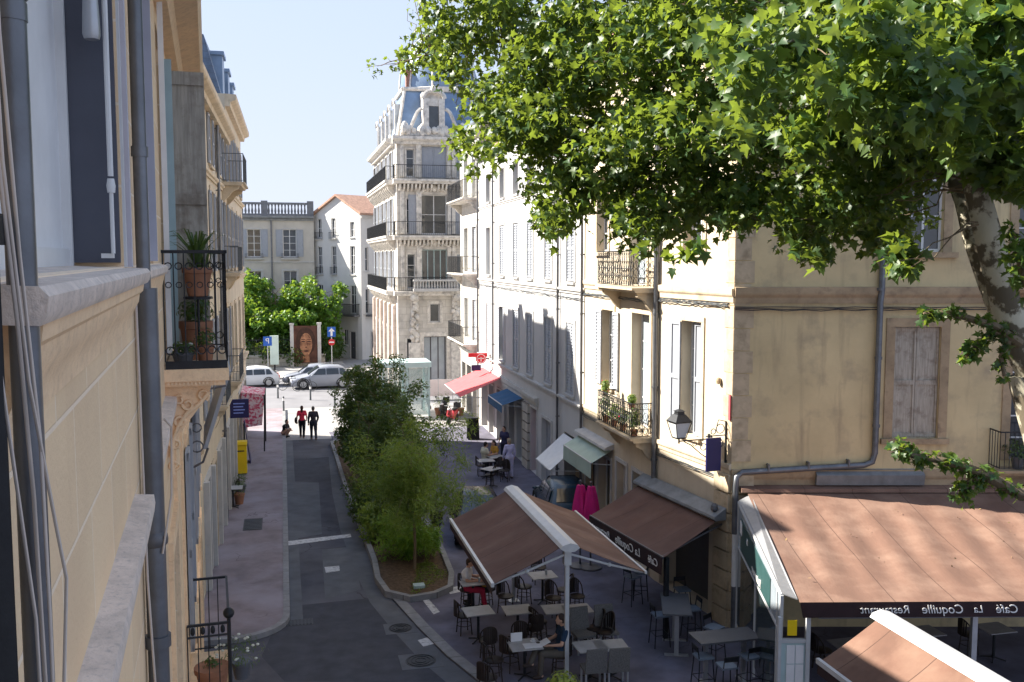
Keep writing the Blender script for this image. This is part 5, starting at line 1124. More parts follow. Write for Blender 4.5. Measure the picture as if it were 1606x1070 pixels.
def sign_post(px, py, h, lab, kind):
    e = empty('road_sign', (*G(px, py).xy, .1), lab, 'road sign'); MB().tube([(0, 0, 0), (0, 0, h)], .04, 6).build('post', M['alu_grey'], e)
    if kind == 'P':
        MB().box(-.32, .32, -.08, -.05, h-.7, h).build('plate', M['blue'], e); mirrored_text('P', M['whiteplain'], e, Vector((0, -.09, h-.35)), .58, basis((1, 0, 0), (0, 0, 1)), True, 'symbol', 0)
    else:
        MB().box(-.32, .32, -.08, -.05, h-.78, h).build('plate', M['blue'], e); q = MB(); q.add([(-.08, -.085, h-.7), (.08, -.085, h-.7), (.08, -.085, h-.35), (-.08, -.085, h-.35), (.25, -.085, h-.35), (0, -.085, h-.08), (-.25, -.085, h-.35)], [(0, 1, 2, 3), (4, 5, 6)]); q.build('symbol', M['whiteplain'], e)
        q = MB().lathe([(.26, -.01), (.26, .01)], n=20); q.xf(Matrix.Translation((0, -.07, h-1.2)) @ Matrix.Rotation(math.pi/2, 4, 'X')); q.build('red_disc', M['red'], e); MB().box(-.19, .19, -.092, -.084, h-1.25, h-1.15).build('bar', M['whiteplain'], e)
sign_post(421, 600, 3.4, 'blue square parking sign on a thin post left of the pale advertising panel', 'P')
sign_post(521, 592, 3.9, 'blue arrow sign above a round red no entry sign beside the mural', 'X')
ad = empty('advertising_panel', (*G(431, 583).xy, .1), 'narrow pale green advertising panel on a stand beside the parking sign', 'panel')
MB().box(-.35, .35, -.1, .1, .5, 2.9).build('panel', mat('pale_green_panel', (.55, .66, .60), .5, .15, 1.2), ad); MB().box(-.08, .08, -.08, .08, 0, .5).build('foot', M['iron'], ad)
# ============================ vehicles
def car(name, loc, rz, L, Wd, Hh, col, label, cat='car', suv=False, blue=None):
    e = empty(name, loc, label, cat, rz=rz); paint = mat('paint_'+name, col, .25, .03, 2, bump=0, spec=.6)
    h = Hh; rf = .33 if not suv else .37; belt = h*.60
    # side profile stations: x, z_low, z_belt(top of lower body), z_top, width factor low, width factor top
    st = [(-.50, .35, .62, .62, .80, .80), (-.485, .24, .88, .92, .92, .86), (-.45, .20, 1.0, 1.08, .97, .84), (-.36, .19, 1.0, 1.44, 1, .74), (-.27, .19, 1.0, 1.60, 1, .71), (-.12, .19, .99, 1.67, 1, .70), (.02, .19, .97, 1.62, 1, .71), (.12, .19, .95, 1.38, 1, .75), (.23, .19, .92, .98, 1, .86), (.38, .20, .80, .85, .98, .86), (.46, .22, .70, .73, .93, .84), (.495, .30, .56, .58, .84, .80)]
    k = h/1.67; vs = []; N = 10
    for x, zl, zb, zt, wl, wt in st:
        X = x*L; wl_ = wl*Wd/2; wt_ = wt*Wd/2; zl *= k; zb *= k; zt *= k
        half = [(wl_*.86, zl), (wl_, zl+(zb-zl)*.35), (wl_*1.0, zl+(zb-zl)*.7), (wl_*.96, zb), (wt_*.98 if zt-zb > .2 else wt_, zb+(zt-zb)*.8), (wt_*.75, zt)]
        ring = [(X, -y, z) for y, z in half]+[(X, y, z) for y, z in reversed(half)]
        vs += ring
    n = 12; m = len(st); fs = [(i*n+q_, i*n+(q_+1) % n, (i+1)*n+(q_+1) % n, (i+1)*n+q_) for i in range(m-1) for q_ in range(n)]+[tuple(range(n-1, -1, -1)), tuple((m-1)*n+q_ for q_ in range(n))]
    MB().add(vs, fs).build('body', paint, e, 50)
    # windows: proud dark panels
    q = MB(); zb = 1.03*k; zt = 1.46*k
    for s_ in (-1, 1):
        y0, y1 = s_*(Wd/2*.935+.02), s_*(Wd/2*.765+.02)
        for xa, xb, xc, xd in ((-.385, -.27, -.27, -.325), (-.255, -.06, -.06, -.245), (-.045, .155, .065, -.045)):
            p = [(xa*L, y0, zb), (xb*L, y0, zb), (xc*L, y1, zt), (xd*L, y1, zt)]
            MB().add(p if s_ < 0 else p[::-1], [(0, 1, 2, 3)]).build('side_window', M['glass'], e)
    q = MB(); q.add([(.225*L, -Wd*.37, 1.0*k+.03), (.225*L, Wd*.37, 1.0*k+.03), (.06*L, Wd*.29, 1.55*k+.04), (.06*L, -Wd*.29, 1.55*k+.04)], [(0, 1, 2, 3)]); q.build('windscreen', M['glass'], e)
    q = MB(); q.add([(-.448*L-.03, Wd*.34, 1.10*k), (-.448*L-.03, -Wd*.34, 1.10*k), (-.345*L-.03, -Wd*.28, 1.48*k+.02), (-.345*L-.03, Wd*.28, 1.48*k+.02)], [(0, 1, 2, 3)]); q.build('rear_window', M['glass'], e)
    for xx in (-.31*L, .31*L):
        for s_ in (-1, 1):
            y = s_*(Wd/2-.10)
            q = MB().lathe([(rf*.6, -.1), (rf*.95, -.1), (rf, -.07), (rf, .07), (rf*.95, .11), (rf*.6, .11)], n=22); q.xf(Matrix.Translation((xx, y, rf)) @ Matrix.Rotation(math.pi/2, 4, 'X')); wv = q.build('wheel', M['rubber'], e, 40)
            q = MB().lathe([(rf*.62, -.115), (rf*.62, .115)], n=16)
            for a in range(5): q.box(-.03, .03, .04, rf*.6, -.125, .125, 2*math.pi*a/5, (0, 0))
            q.xf(Matrix.Translation((xx, y, rf)) @ Matrix.Rotation(math.pi/2, 4, 'X')); q.build('rim', M['alu_grey'], wv)
            q = MB().ring((xx, s_*(Wd/2+.004), rf), rf*1.14, .035, (0, 1, 0), 16, 5, -math.pi/2-.1, math.pi/2+.1); q.build('wheel_arch', M['rubber'], e)
    for s_ in (-1, 1):
        q = MB().ell((.485*L, s_*Wd*.36, .68*k), .08, .15, .07, 8, 6); q.build('headlight', M['paper'], e, 60); q = MB().box(-.50*L-.005, -.475*L, s_*Wd*.40-.1, s_*Wd*.40+.06, .72*k, .95*k); q.build('tail_light', M['red'], e)
        q = MB().ell((.17*L, s_*(Wd/2+.08), 1.02*k), .07, .1, .06, 8, 6); q.build('mirror', paint, e, 60)
    MB().box(.47*L, .505*L, -.3*Wd, .3*Wd, .30*k, .48*k).build('grille', M['black'], e); MB().box(-.505*L-.01, -.49*L, -.24, .24, .52*k, .63*k).build('number_plate', M['paper'], e)
    if suv:
        for s_ in (-1, 1): MB().tube([(-.36*L, s_*Wd*.33, h+.02), (-.34*L, s_*Wd*.33, h+.07), (.0, s_*Wd*.33, h+.07), (.03*L, s_*Wd*.33, h+.02)], .018, 5).build('roof_rail', M['alu_grey'], e)
    return e
car('white_car', (*G(392, 606).xy, .01), R(184), 4.2, 1.75, 1.48, (.62, .64, .67), 'small white car half hidden behind the left building')
car('silver_car', (*G(488, 602).xy, .01), R(176), 4.1, 1.72, 1.5, (.24, .26, .31), 'silver hatchback parked behind the silver off road car')
car('silver_suv', (*G(505, 608).xy, .01), R(183), 4.5, 1.85, 1.68, (.28, .30, .35), 'silver sport utility car with roof rails beside the hedge', suv=True)
car('black_car', (*G(750, 838).xy, GZ), R(262), 3.9, 1.68, 1.45, (.012, .013, .016), 'black hatchback with a bright windscreen behind the double awning')
car('dark_car', (*G(883, 812).xy, GZ), R(84), 4.0, 1.7, 1.55, (.01, .035, .06), 'dark car with painted blue reflection, parked nose in beside the white garage opening')  # dark car; its blue reflection is put into the body colour
rc = empty('fire_extinguisher', (*G(850, 812).xy, GZ), 'small red cylinder standing by the dark car', 'cylinder'); MB().lathe([(.1, 0), (.11, .05), (.11, .6), (.05, .72), (.04, .8)], n=12).build('body', M['red'], rc, 40); MB().ell((0, 0, .86), .06).build('cap', M['whiteplain'], rc)
def scooter(loc, rz, col, label, cat='scooter'):
    e = empty('scooter', loc, label, cat, rz=rz); pm = mat('scooter_paint', col, .3, .05, 3, bump=0)
    for xx in (-.62, .62):
        q = MB().lathe([(.12, -.05), (.22, -.06), (.25, -.03), (.25, .03), (.22, .06), (.12, .05)], n=18); q.xf(Matrix.Translation((xx, 0, .25)) @ Matrix.Rotation(math.pi/2, 4, 'X')); wv = q.build('wheel', M['rubber'], e, 40); q = MB().lathe([(.12, -.04), (.12, .04)], n=12); q.xf(Matrix.Translation((xx, 0, .25)) @ Matrix.Rotation(math.pi/2, 4, 'X')); q.build('rim', M['alu_grey'], wv)
    q = MB(); q.tube([(-.75, 0, .62), (-.5, 0, .60), (-.2, 0, .55), (-.05, 0, .32), (.25, 0, .30), (.38, 0, .45), (.48, 0, .8)], [.06, .17, .17, .13, .12, .12, .07], 10); q.tube([(.40, 0, .5), (.50, 0, .55), (.55, 0, .9)], [.17, .2, .10], 10); q.ell((.64, 0, .5), .2, .08, .06); q.build('body', pm, e, 60)
    q = MB().ell((-.35, 0, .78), .38, .15, .08); q.build('seat', M['black'], e, 60)
    q = MB(); q.tube([(.62, 0, .25), (.5, 0, .95), (.46, 0, 1.05)], .03, 6); q.tube([(.42, -.34, 1.05), (.5, -.15, 1.06), (.5, .15, 1.06), (.42, .34, 1.05)], .018, 6); q.build('handlebar', M['iron_grey'], e)
    q = MB()
    for s_ in (-1, 1): q.tube([(.46, s_*.28, 1.05), (.46, s_*.36, 1.25)], .01, 4); q.ell((.46, s_*.38, 1.28), .02, .07, .05, 8, 6)
    q.build('mirror', M['black'], e, 60); MB().ell((.60, 0, .88), .06, .10, .08).build('headlight', M['paper'], e, 60)
    MB().box(-.86, -.82, -.09, .09, .42, .54).build('number_plate', M['paper'], e); MB().box(-.95, -.6, -.17, .17, .80, 1.08).build('top_box', M['black'], e)
    return e
scooter((*G(684, 842).xy, GZ), R(84), (.02, .02, .023), 'black scooter parked right of the planted bed')
scooter((*G(710, 664).xy, .012), R(240), (.35, .03, .04), 'red and black motor scooter in the sun before the red awning')
scooter((*G(696, 655).xy, .012), R(250), (.03, .03, .03), 'dark scooter in the sun just behind the red one')
def bicycle(loc, rz, label):
    e = empty('bicycle', loc, label, 'bicycle', 'bicycles parked before the silver cars', rz=rz)
    for xx in (-.52, .52): MB().ring((xx, 0, .34), .33, .018, (0, 1, 0), 20, 5).tube([(xx-.32, 0, .34), (xx+.32, 0, .34)], .004, 3).tube([(xx, 0, .02), (xx, 0, .66)], .004, 3).build('wheel', M['rubber'], e)
    q = MB()
    for a, b in (((-.52, .34), (-.15, .85)), ((-.52, .34), (-.05, .3)), ((-.05, .3), (-.15, .88)), ((-.05, .3), (.38, .78)), ((-.14, .8), (.37, .82)), ((.52, .34), (.36, .9))): q.tube([(a[0], 0, a[1]), (b[0], 0, b[1])], .02, 6)
    q.build('frame', M['iron'], e); MB().ell((-.16, 0, .92), .13, .07, .03).build('saddle', M['black'], e); MB().tube([(.3, -.25, .98), (.38, 0, .95), (.3, .25, .98)], .014, 5).build('handlebar', M['iron'], e)
    return e
k0 = bicycle((*G(455, 612).xy, .01), R(10), 'bicycle leaning at the front of the silver hatchback')
dup(k0, loc=(*G(478, 614).xy, .01), rz=R(-8), label='bicycle standing between the two silver cars')
# ============================ people (facing +x)
def remeshed(name, caps, ells, m, parent, vox=.014, sm=2):
    mb = MB()
    for a, b, r0, r1 in caps:
        a = Vector(a); b = Vector(b); mb.tube([a, b], [r0, r1], 12); mb.ell(a, r0, r0, r0, 12, 8); mb.ell(b, r1, r1, r1, 12, 8)
    for c, r in ells: mb.ell(c, *r, 14, 10)
    o = mb.build(name, m, parent); md = o.modifiers.new('r', 'REMESH'); md.mode = 'VOXEL'; md.voxel_size = vox
    s2 = o.modifiers.new('s', 'SMOOTH'); s2.factor = .6; s2.iterations = sm
    bpy.context.view_layer.update(); dg = bpy.context.evaluated_depsgraph_get(); me = bpy.data.meshes.new_from_object(o.evaluated_get(dg)); o.modifiers.clear(); old = o.data; o.data = me; bpy.data.meshes.remove(old)
    me.polygons.foreach_set('use_smooth', [True]*len(me.polygons)); me.materials.clear(); me.materials.append(m); return o
POSES = {
 'stand': dict(pel=(0, 0, .93), che=(.02, 0, 1.28), nek=(.01, 0, 1.46), hed=(.04, 0, 1.60), el=((.0, .25, 1.13), (.0, -.25, 1.13)), wr=((.08, .26, .90), (.08, -.26, .90)), kn=((.03, .10, .50), (.02, -.10, .50)), an=((0, .11, .08), (-.02, -.11, .08))),
 'walk': dict(pel=(0, 0, .92), che=(.04, 0, 1.27), nek=(.05, 0, 1.45), hed=(.08, 0, 1.59), el=((-.10, .24, 1.14), (.12, -.24, 1.13)), wr=((-.06, .25, .90), (.26, -.22, .95)), kn=((.20, .09, .52), (-.04, -.10, .50)), an=((.22, .09, .09), (-.33, -.10, .14))),
 'sit': dict(pel=(0, 0, .54), che=(-.02, 0, .92), nek=(.02, 0, 1.10), hed=(.07, 0, 1.24), el=((.05, .25, .80), (.05, -.25, .80)), wr=((.30, .17, .80), (.30, -.17, .80)), kn=((.43, .12, .53), (.45, -.11, .53)), an=((.42, .13, .09), (.52, -.10, .09))),
 'cross': dict(pel=(0, 0, .54), che=(-.10, 0, .91), nek=(-.08, 0, 1.10), hed=(-.02, 0, 1.24), el=((.02, .26, .78), (.02, -.26, .78)), wr=((.24, .14, .74), (.26, -.12, .74)), kn=((.42, .10, .55), (.46, -.06, .68)), an=((.45, .12, .09), (.66, .10, .36))),
 'crouch': dict(pel=(-.05, 0, .26), che=(.03, 0, .56), nek=(.08, 0, .71), hed=(.13, 0, .84), el=((.16, .20, .46), (.16, -.20, .46)), wr=((.33, .10, .40), (.33, -.10, .40)), kn=((.27, .12, .44), (.27, -.12, .44)), an=((.05, .12, .07), (.05, -.12, .07))),
}
def person(label, loc, rz, pose, top, bot, hair=(.03, .02, .015), scale=1, long_hair=False, sleeves='short', legs='long', vox=.016, bag=None, hat=None, shoes=(.03, .03, .03), cat='person', group=None, skirt=False):
    e = empty('person', loc, label, cat, group, rz=rz); e.scale = (scale,)*3
    p = {k: (tuple(Vector(q) for q in v) if isinstance(v[0], tuple) else Vector(v)) for k, v in POSES[pose].items()}
    pel, che, nek, hed = p['pel'], p['che'], p['nek'], p['hed']; V = Vector
    wst = pel.lerp(che, .42)
    caps = [(pel+V((0, .06, 0)), pel+V((0, -.06, 0)), .115, .115), (pel, wst, .12, .105), (wst, che, .105, .125), (che+V((0, .08, .02)), che+V((0, -.08, .02)), .11, .11), (che.lerp(nek, .6), nek, .07, .052), (nek, hed-V((0, 0, .04)), .052, .055)]
    sh = [nek+V((-.01, s*.165, -.055)) for s in (1, -1)]; caps += [(nek-V((0, 0, .05)), s_, .07, .058) for s_ in sh]
    ells = [(hed+V((0, 0, .01)), (.093, .074, .112)), (hed+V((.045, 0, -.055)), (.052, .052, .055)), (hed+V((.092, 0, -.012)), (.020, .014, .028)), (hed+V((.0, .076, -.01)), (.02, .014, .032)), (hed+V((.0, -.076, -.01)), (.02, .014, .032)), (hed+V((.082, 0, -.058)), (.016, .026, .012))]
    for i, s in enumerate((1, -1)):
        el, wr, kn, an = p['el'][i], p['wr'][i], p['kn'][i], p['an'][i]; hip = pel+V((0, s*.095, -.02))
        caps += [(sh[i], el, .052, .040), (el, wr, .040, .027), (hip, kn, .088, .058), (kn, an, .056, .038), (an-V((0.03, 0, .02)), an+V((.13, 0, -.035)), .042, .034)]
        d = (wr-el).normalized(); sd = V((0, -s, 0)) if abs(d.y) < .8 else V((1, 0, 0)); sd = (sd-d*sd.dot(d)).normalized(); nrm = d.cross(sd)
        caps.append((wr, wr+d*.075, .026, .030))
        for k, (o_, ln) in enumerate(((-.030, .062), (-.010, .074), (.010, .070), (.029, .054))):
            a = wr+d*.075+sd*o_; b = a+d*ln*.55+nrm*.006; c = b+d*ln*.4+nrm*s*-.018; caps += [(a, b, .0105, .010), (b, c, .010, .0085)]
        a = wr+d*.025+sd*.028; caps += [(a, a+d*.035+sd*.022, .013, .011), (a+d*.035+sd*.022, a+d*.062+sd*.024, .011, .009)]
    body = remeshed('body', caps, ells, M['skin'], e, vox)
    T = tp('top_cloth', top); Bm = tp('trouser_cloth', bot)
    g = .016; tc = [(pel.lerp(wst, .15)+V((0, .05, 0)), pel.lerp(wst, .15)+V((0, -.05, 0)), .120+g, .120+g), (pel.lerp(wst, .2), wst, .13+g, .112+g), (wst, che, .112+g, .130+g), (che+V((0, .08, .02)), che+V((0, -.08, .02)), .112+g, .112+g)]+[(nek-V((0, 0, .06)), s_, .070+g, .060+g) for s_ in sh]
    for i in (0, 1):
        el, wr = p['el'][i], p['wr'][i]
        tc.append((sh[i], el if sleeves == 'long' else sh[i].lerp(el, .6), .058+g, .048+g))
        if sleeves == 'long': tc.append((el, el.lerp(wr, .92), .048+g*.7, .034+g*.7))
    remeshed('top', tc, [], T, e, vox)
    bc_ = [(pel+V((0, .06, 0)), pel+V((0, -.06, 0)), .122+g, .122+g), (pel, wst.lerp(pel, .35), .130+g, .118+g)]
    for i, s in enumerate((1, -1)):
        kn, an = p['kn'][i], p['an'][i]; hip = pel+V((0, s*.095, -.02)); bc_.append((hip, kn if legs == 'long' else hip.lerp(kn, .85), .093+g, .064+g))
        if legs == 'long': bc_.append((kn, an+V((0, 0, .03)), .062+g*.8, .046+g))
    if skirt: bc_ += [(pel, (p['kn'][0]+p['kn'][1])/2, .15, .20)]
    remeshed('trousers' if not skirt else 'skirt', bc_, [], Bm, e, vox)
    for i in (0, 1):
        an = p['an'][i]; q = MB().ell(an+V((.05, 0, -.035)), .135, .052, .045, 12, 8); q.v = [(x, y, max(z, an.z-.075)) for x, y, z in q.v]; q.build('shoe', tp('shoe_leather', shoes), e, 60)
    he = [(hed+V((-.018, 0, .038)), (.093, .083, .098)), (hed+V((-.045, 0, -.01)), (.065, .076, .085))]; hc = []
    if long_hair: hc.append((hed+V((-.06, 0, 0)), hed+V((-.085, 0, -.22)), .075, .06))
    remeshed('hair', hc, he, tp('hair', hair), e, vox)
    if bag:
        q = MB(); c = pel+V((-.05, .30, .05)); q.ell(c, .17, .08, .17, 12, 8); q.tube([c+V((0, 0, .1)), sh[0]+V((.02, .02, .06)), sh[0]+V((-.02, -.02, .06)), c+V((-.1, 0, .1))], .012, 5); q.build('shoulder_bag', tp('bag_cloth', bag), e, 60)
    return e
person('woman in a red top with a big dark shoulder bag walking away up the street', (*G(474, 688).xy, .01), R(85), 'walk', (.62, .03, .07), (.015, .015, .02), (.05, .02, .012), 1.0, True, bag=(.015, .014, .016))
person('man in dark clothes walking away beside the woman in red', (*G(492, 691).xy, .01), R(92), 'walk', (.03, .025, .035), (.03, .035, .05), (.10, .09, .08), 1.03, sleeves='long')
person('child in a black top crouching on the kerb in front of the walkers', (*G(447, 686).xy, .01), R(-30), 'crouch', (.015, .015, .02), (.45, .28, .22), (.02, .015, .012), .98, legs='short')
person('person in a white top and dark trousers standing in the sun beside the glass shelter', (*G(668, 643).xy, .01), R(120), 'walk', (.75, .75, .76), (.02, .02, .03), (.03, .02, .02), 1.0)
sp_ = at(876, 1028, .5)
person('man in a navy t shirt reading cross legged at the table under the awning post', (sp_[0]+.02, sp_[1], GZ), R(178), 'cross', (.012, .035, .075), (.10, .085, .07), (.05, .035, .03), 1.04, vox=.011, shoes=(.05, .035, .03))
mc = dup(cA, loc=(sp_[0]+.04, sp_[1], GZ), rz=R(178), label='dark bistro chair the man in the navy t shirt is sitting on')
mg = empty('magazine', (sp_[0]-.33, sp_[1]+.0, GZ+.80), 'white folded paper held in the lap of the seated man', 'magazine'); q = MB().box(-.11, 0, -.13, .13, 0, .006); q.box(.002, .11, -.13, .13, .004, .010); q.build('pages', M['paper'], mg); mg.rotation_euler = (0, R(-20), .1)
q1 = at(733, 925, .5); person('woman in white top and red trousers seated beside the terrace kerb', q1, R(-25), 'sit', (.70, .70, .72), (.42, .02, .06), (.05, .03, .02), .98)
dup(cA, loc=q1, rz=R(-25), label='dark bistro chair under the woman in the white top')
q2 = at(762, 925, .5); person('woman in an ochre top seated with her back to the front row of tables', q2, R(150), 'sit', (.50, .25, .02), (.03, .03, .04), (.03, .02, .015), .98, True)
dup(cA, loc=q2, rz=R(150), label='dark bistro chair under the woman in the ochre top')
person('woman in pale lilac clothes standing before the far cafe door', (*G(799, 752).xy, GZ), R(100), 'stand', (.55, .52, .75), (.62, .58, .78), (.35, .28, .2), 1.0, sleeves='long', vox=.02)
person('guest in an ochre top seated at the far cafe', at(776, 722, .5), R(200), 'sit', (.55, .30, .05), (.03, .03, .04), vox=.02, long_hair=True)
person('guest in a cream top seated at the far cafe', at(760, 725, .5), R(20), 'sit', (.60, .55, .42), (.05, .05, .07), vox=.02)
person('guest in a dark top standing by the far cafe wall', (*G(791, 728).xy, GZ), R(220), 'stand', (.04, .04, .10), (.03, .03, .05), vox=.02)
# ============================ vegetation
def leaf_mesh(name, C_, S, m, parent=None, shape='plane', seed=1, droop=.3, rng=None):
    rng = rng or np.random.default_rng(seed); C_ = np.asarray(C_, float); n = len(C_); S = np.broadcast_to(S, (n,))
    if shape == 'plane': o = np.array([(0, 0), (.16, -.04), (.44, .06), (.30, .22), (.54, .52), (.24, .50), (0, 1), (-.24, .50), (-.54, .52), (-.30, .22), (-.44, .06), (-.16, -.04)])
    elif shape == 'oval': o = np.array([(0, 0), (.2, .3), (.2, .65), (0, 1), (-.2, .65), (-.2, .3)])
    else: o = np.array([(0, 0), (.07, .35), (.055, .7), (0, 1), (-.055, .7), (-.07, .35)])
    k = len(o); z = rng.normal(size=(n, 3)); z[:, 2] = np.abs(z[:, 2])*.9+.35; z /= np.linalg.norm(z, axis=1)[:, None]
    y = rng.normal(size=(n, 3)); y[:, 2] -= droop*2; y -= z*(y*z).sum(1)[:, None]; y /= np.linalg.norm(y, axis=1)[:, None]; x = np.cross(y, z)
    # centre vertex lifted for a folded leaf
    pts = np.zeros((n, k+1, 3)); fold = np.abs(o[:, 0])*.28; curl = -(o[:, 1]**2)*.22
    for i in range(k): pts[:, i] = C_+(x*o[i, 0]+y*o[i, 1]+z*(fold[i]+curl[i]))*S[:, None]
    pts[:, k] = C_+y*(.42*S[:, None])
    verts = pts.reshape(-1, 3); nf = n*k
    base = (np.arange(n)*(k+1))[:, None]; i = np.arange(k)[None, :]; tri = np.stack([base+i, base+(i+1) % k, np.broadcast_to(base+k, (n, k))], -1).reshape(-1)
    me = bpy.data.meshes.new(name); me.vertices.add(len(verts)); me.vertices.foreach_set('co', verts.ravel()); me.loops.add(nf*3); me.loops.foreach_set('vertex_index', tri.astype(np.int32)); me.polygons.add(nf)
    me.polygons.foreach_set('loop_start', np.arange(0, nf*3, 3, dtype=np.int32)); me.polygons.foreach_set('loop_total', np.full(nf, 3, dtype=np.int32)); me.update(calc_edges=True); me.validate(); me.materials.append(m)
    ob = bpy.data.objects.new(name, me); COL.objects.link(ob)
    if parent: ob.parent = parent
    return ob
def blob(rng, c, r, n):     # points in an uneven clump, denser towards the outside
    d = rng.normal(size=(n, 3)); d /= np.linalg.norm(d, axis=1)[:, None]; rr = rng.random(n)**.45
    return np.asarray(c)+d*(rr[:, None])*np.asarray(r)
def curve_pts(a, b, sag=.2, n=6, rng=None, wob=.05):
    a, b = np.asarray(a, float), np.asarray(b, float); L = np.linalg.norm(b-a); out = []
    for i in range(n+1):
        t = i/n; p = a*(1-t)+b*t; p = p+np.array([0, 0, sag*L*math.sin(math.pi*t)])
        if 0 < i < n and rng is not None: p = p+rng.normal(size=3)*wob*L
        out.append(tuple(p))
    return out
# --- big plane tree
rng = np.random.default_rng(11)
TB = PD(1668, 960, 12.3); tb = Vector((TB.x, TB.y, 0))
pt = empty('plane_tree', tb, 'large plane tree with mottled bark whose leafy branches fill the upper right of the view', 'tree')
O = np.array(tb)
def wl(px, py, d): return tuple(PD(px, py, d)-tb)
fork = Vector(wl(1622, 585, 12.2))
q = MB(); q.tube([(0, 0, -.1), (.02, 0, 1.5), (0, 0, 4), tuple(Vector((0, 0, 6)).lerp(fork, .5)), tuple(fork)], [.40, .31, .28, .29, .32], 14)
limbA = [tuple(fork), wl(1590, 520, 12.1), wl(1568, 440, 12.0), wl(1545, 350, 11.9), wl(1524, 262, 11.8), wl(1512, 170, 11.7), wl(1480, 40, 11.6), wl(1440, -140, 11.5)]
limbB = [tuple(fork), wl(1575, 500, 12.4), wl(1530, 380, 12.7), wl(1503, 290, 13.0), wl(1430, 160, 13.6), wl(1300, 30, 14.4), wl(1150, -60, 15.2)]
limbC = [tuple(fork), wl(1650, 480, 12.2), wl(1690, 330, 12.0), wl(1700, 100, 11.5), wl(1680, -200, 11)]
limbD = [limbA[5], wl(1400, 90, 10.6), wl(1280, 60, 9.8), wl(1180, 80, 9.2)]
limbE = [limbB[5], wl(1120, 60, 15.4), wl(980, 40, 16.4), wl(850, 60, 17.3), wl(730, 70, 18.0), wl(640, 95, 18.4)]
def smooth_path(P, n=4):
    P = [Vector(p) for p in P]; out = []
    for i in range(len(P)-1):
        a, b, c, d = P[max(i-1, 0)], P[i], P[i+1], P[min(i+2, len(P)-1)]
        for k in range(n):
            t = k/n; out.append(tuple(.5*((2*b)+(c-a)*t+(2*a-5*b+4*c-d)*t*t+(3*b-a-3*c+d)*t**3)))
    return out+[tuple(P[-1])]
limbA, limbB, limbC, limbD, limbE = [smooth_path(L_) for L_ in (limbA, limbB, limbC, limbD, limbE)]
for L_, r0, r1 in ((limbA, .21, .10), (limbB, .17, .08), (limbC, .2, .1), (limbD, .04, .012), (limbE, .09, .015)):
    q.tube(L_, [r0+(r1-r0)*i/(len(L_)-1) for i in range(len(L_))], 10)
q.build('trunk', M['bark'], pt, 60); q = MB()
skel = [np.array(p) for L_ in (limbA[12:], limbB[16:], limbC[8:], limbD, limbE) for p in L_]
poly = [(1606, 320), (1590, 300), (1545, 265), (1500, 260), (1455, 300), (1440, 345), (1415, 415), (1395, 395), (1350, 362), (1310, 345), (1285, 395), (1262, 400), (1235, 350), (1205, 310), (1180, 350), (1130, 345), (1100, 325), (1060, 350), (1030, 385), (1000, 375), (970, 335), (930, 315), (905, 350), (870, 360), (850, 330), (835, 285), (800, 240), (765, 270), (735, 250), (738, 205), (760, 180), (720, 120), (680, 110), (640, 100), (650, 70), (690, 40), (650, 5), (600, -120), (560, -300), (1750, -300), (1760, 330)]
def inside(x, y):
    c = False; j = len(poly)-1
    for i in range(len(poly)):
        xi, yi = poly[i]; xj, yj = poly[j]
        if (yi > y) != (yj > y) and x < (xj-xi)*(y-yi)/(yj-yi)+xi: c = not c
        j = i
    return c
P_, S_ = [], []; ncl = 0
while ncl < 980:
    x = rng.uniform(560, 1760); y = rng.uniform(-300, 430)
    if not inside(x, y): continue
    if y < 0 and rng.random() < .55: continue
    if x > 1606 and rng.random() < .6: continue
    t = np.clip((x-620)/900, 0, 1); dn = 17.0-8.2*t; df = 19.5-4.5*t; d = rng.uniform(dn, df)
    if y > 250: d = rng.uniform((dn+df)/2-1.0, df)
    c = np.array(wl(x, y, d)); r = d/1500*rng.uniform(26, 50); n = int(rng.uniform(30, 58)*(1.1 if x > 900 else 1.4))
    if x < 760: n = int(n*.75)
    P_.append(blob(rng, c, (r*1.15, r*1.15, r*.85), n)); S_.append(rng.uniform(.12, .20, n)*(1.12 if d < 12 else .86)); ncl += 1
    if ncl % 3: continue
    k = np.argmin([np.linalg.norm(s-c)+(3 if s[2] < c[2]-4 else 0) for s in skel]); s = skel[k]
    if np.linalg.norm(s-c) > 2.6: continue
    q.tube(curve_pts(s, c, -.03, 6, rng, .06), [.018, .013, .009, .007, .006, .005, .004], 5)
for x, y in [(740, 215), (752, 150), (800, 190), (835, 240), (842, 300), (850, 330), (872, 350), (885, 320), (900, 300), (865, 280), (905, 335), (965, 345), (985, 365), (1010, 372), (1035, 365), (1000, 340), (960, 320), (1075, 330), (1120, 325), (1160, 335), (1195, 320), (1260, 370), (1280, 385), (1300, 345), (1330, 350), (1360, 365), (1390, 385), (1410, 400), (1240, 330), (1200, 280), (1150, 290), (930, 290), (780, 240)]:
    t = np.clip((x-620)/900, 0, 1); d = rng.uniform(17.5-6.5*t, 18.5-5.0*t); c = np.array(wl(x, y, d)); r = d/1500*rng.uniform(26, 36); n = 34; P_.append(blob(rng, c, (r, r, r*1.1), n)); S_.append(rng.uniform(.13, .2, n)*(1.05 if d < 12 else .85))
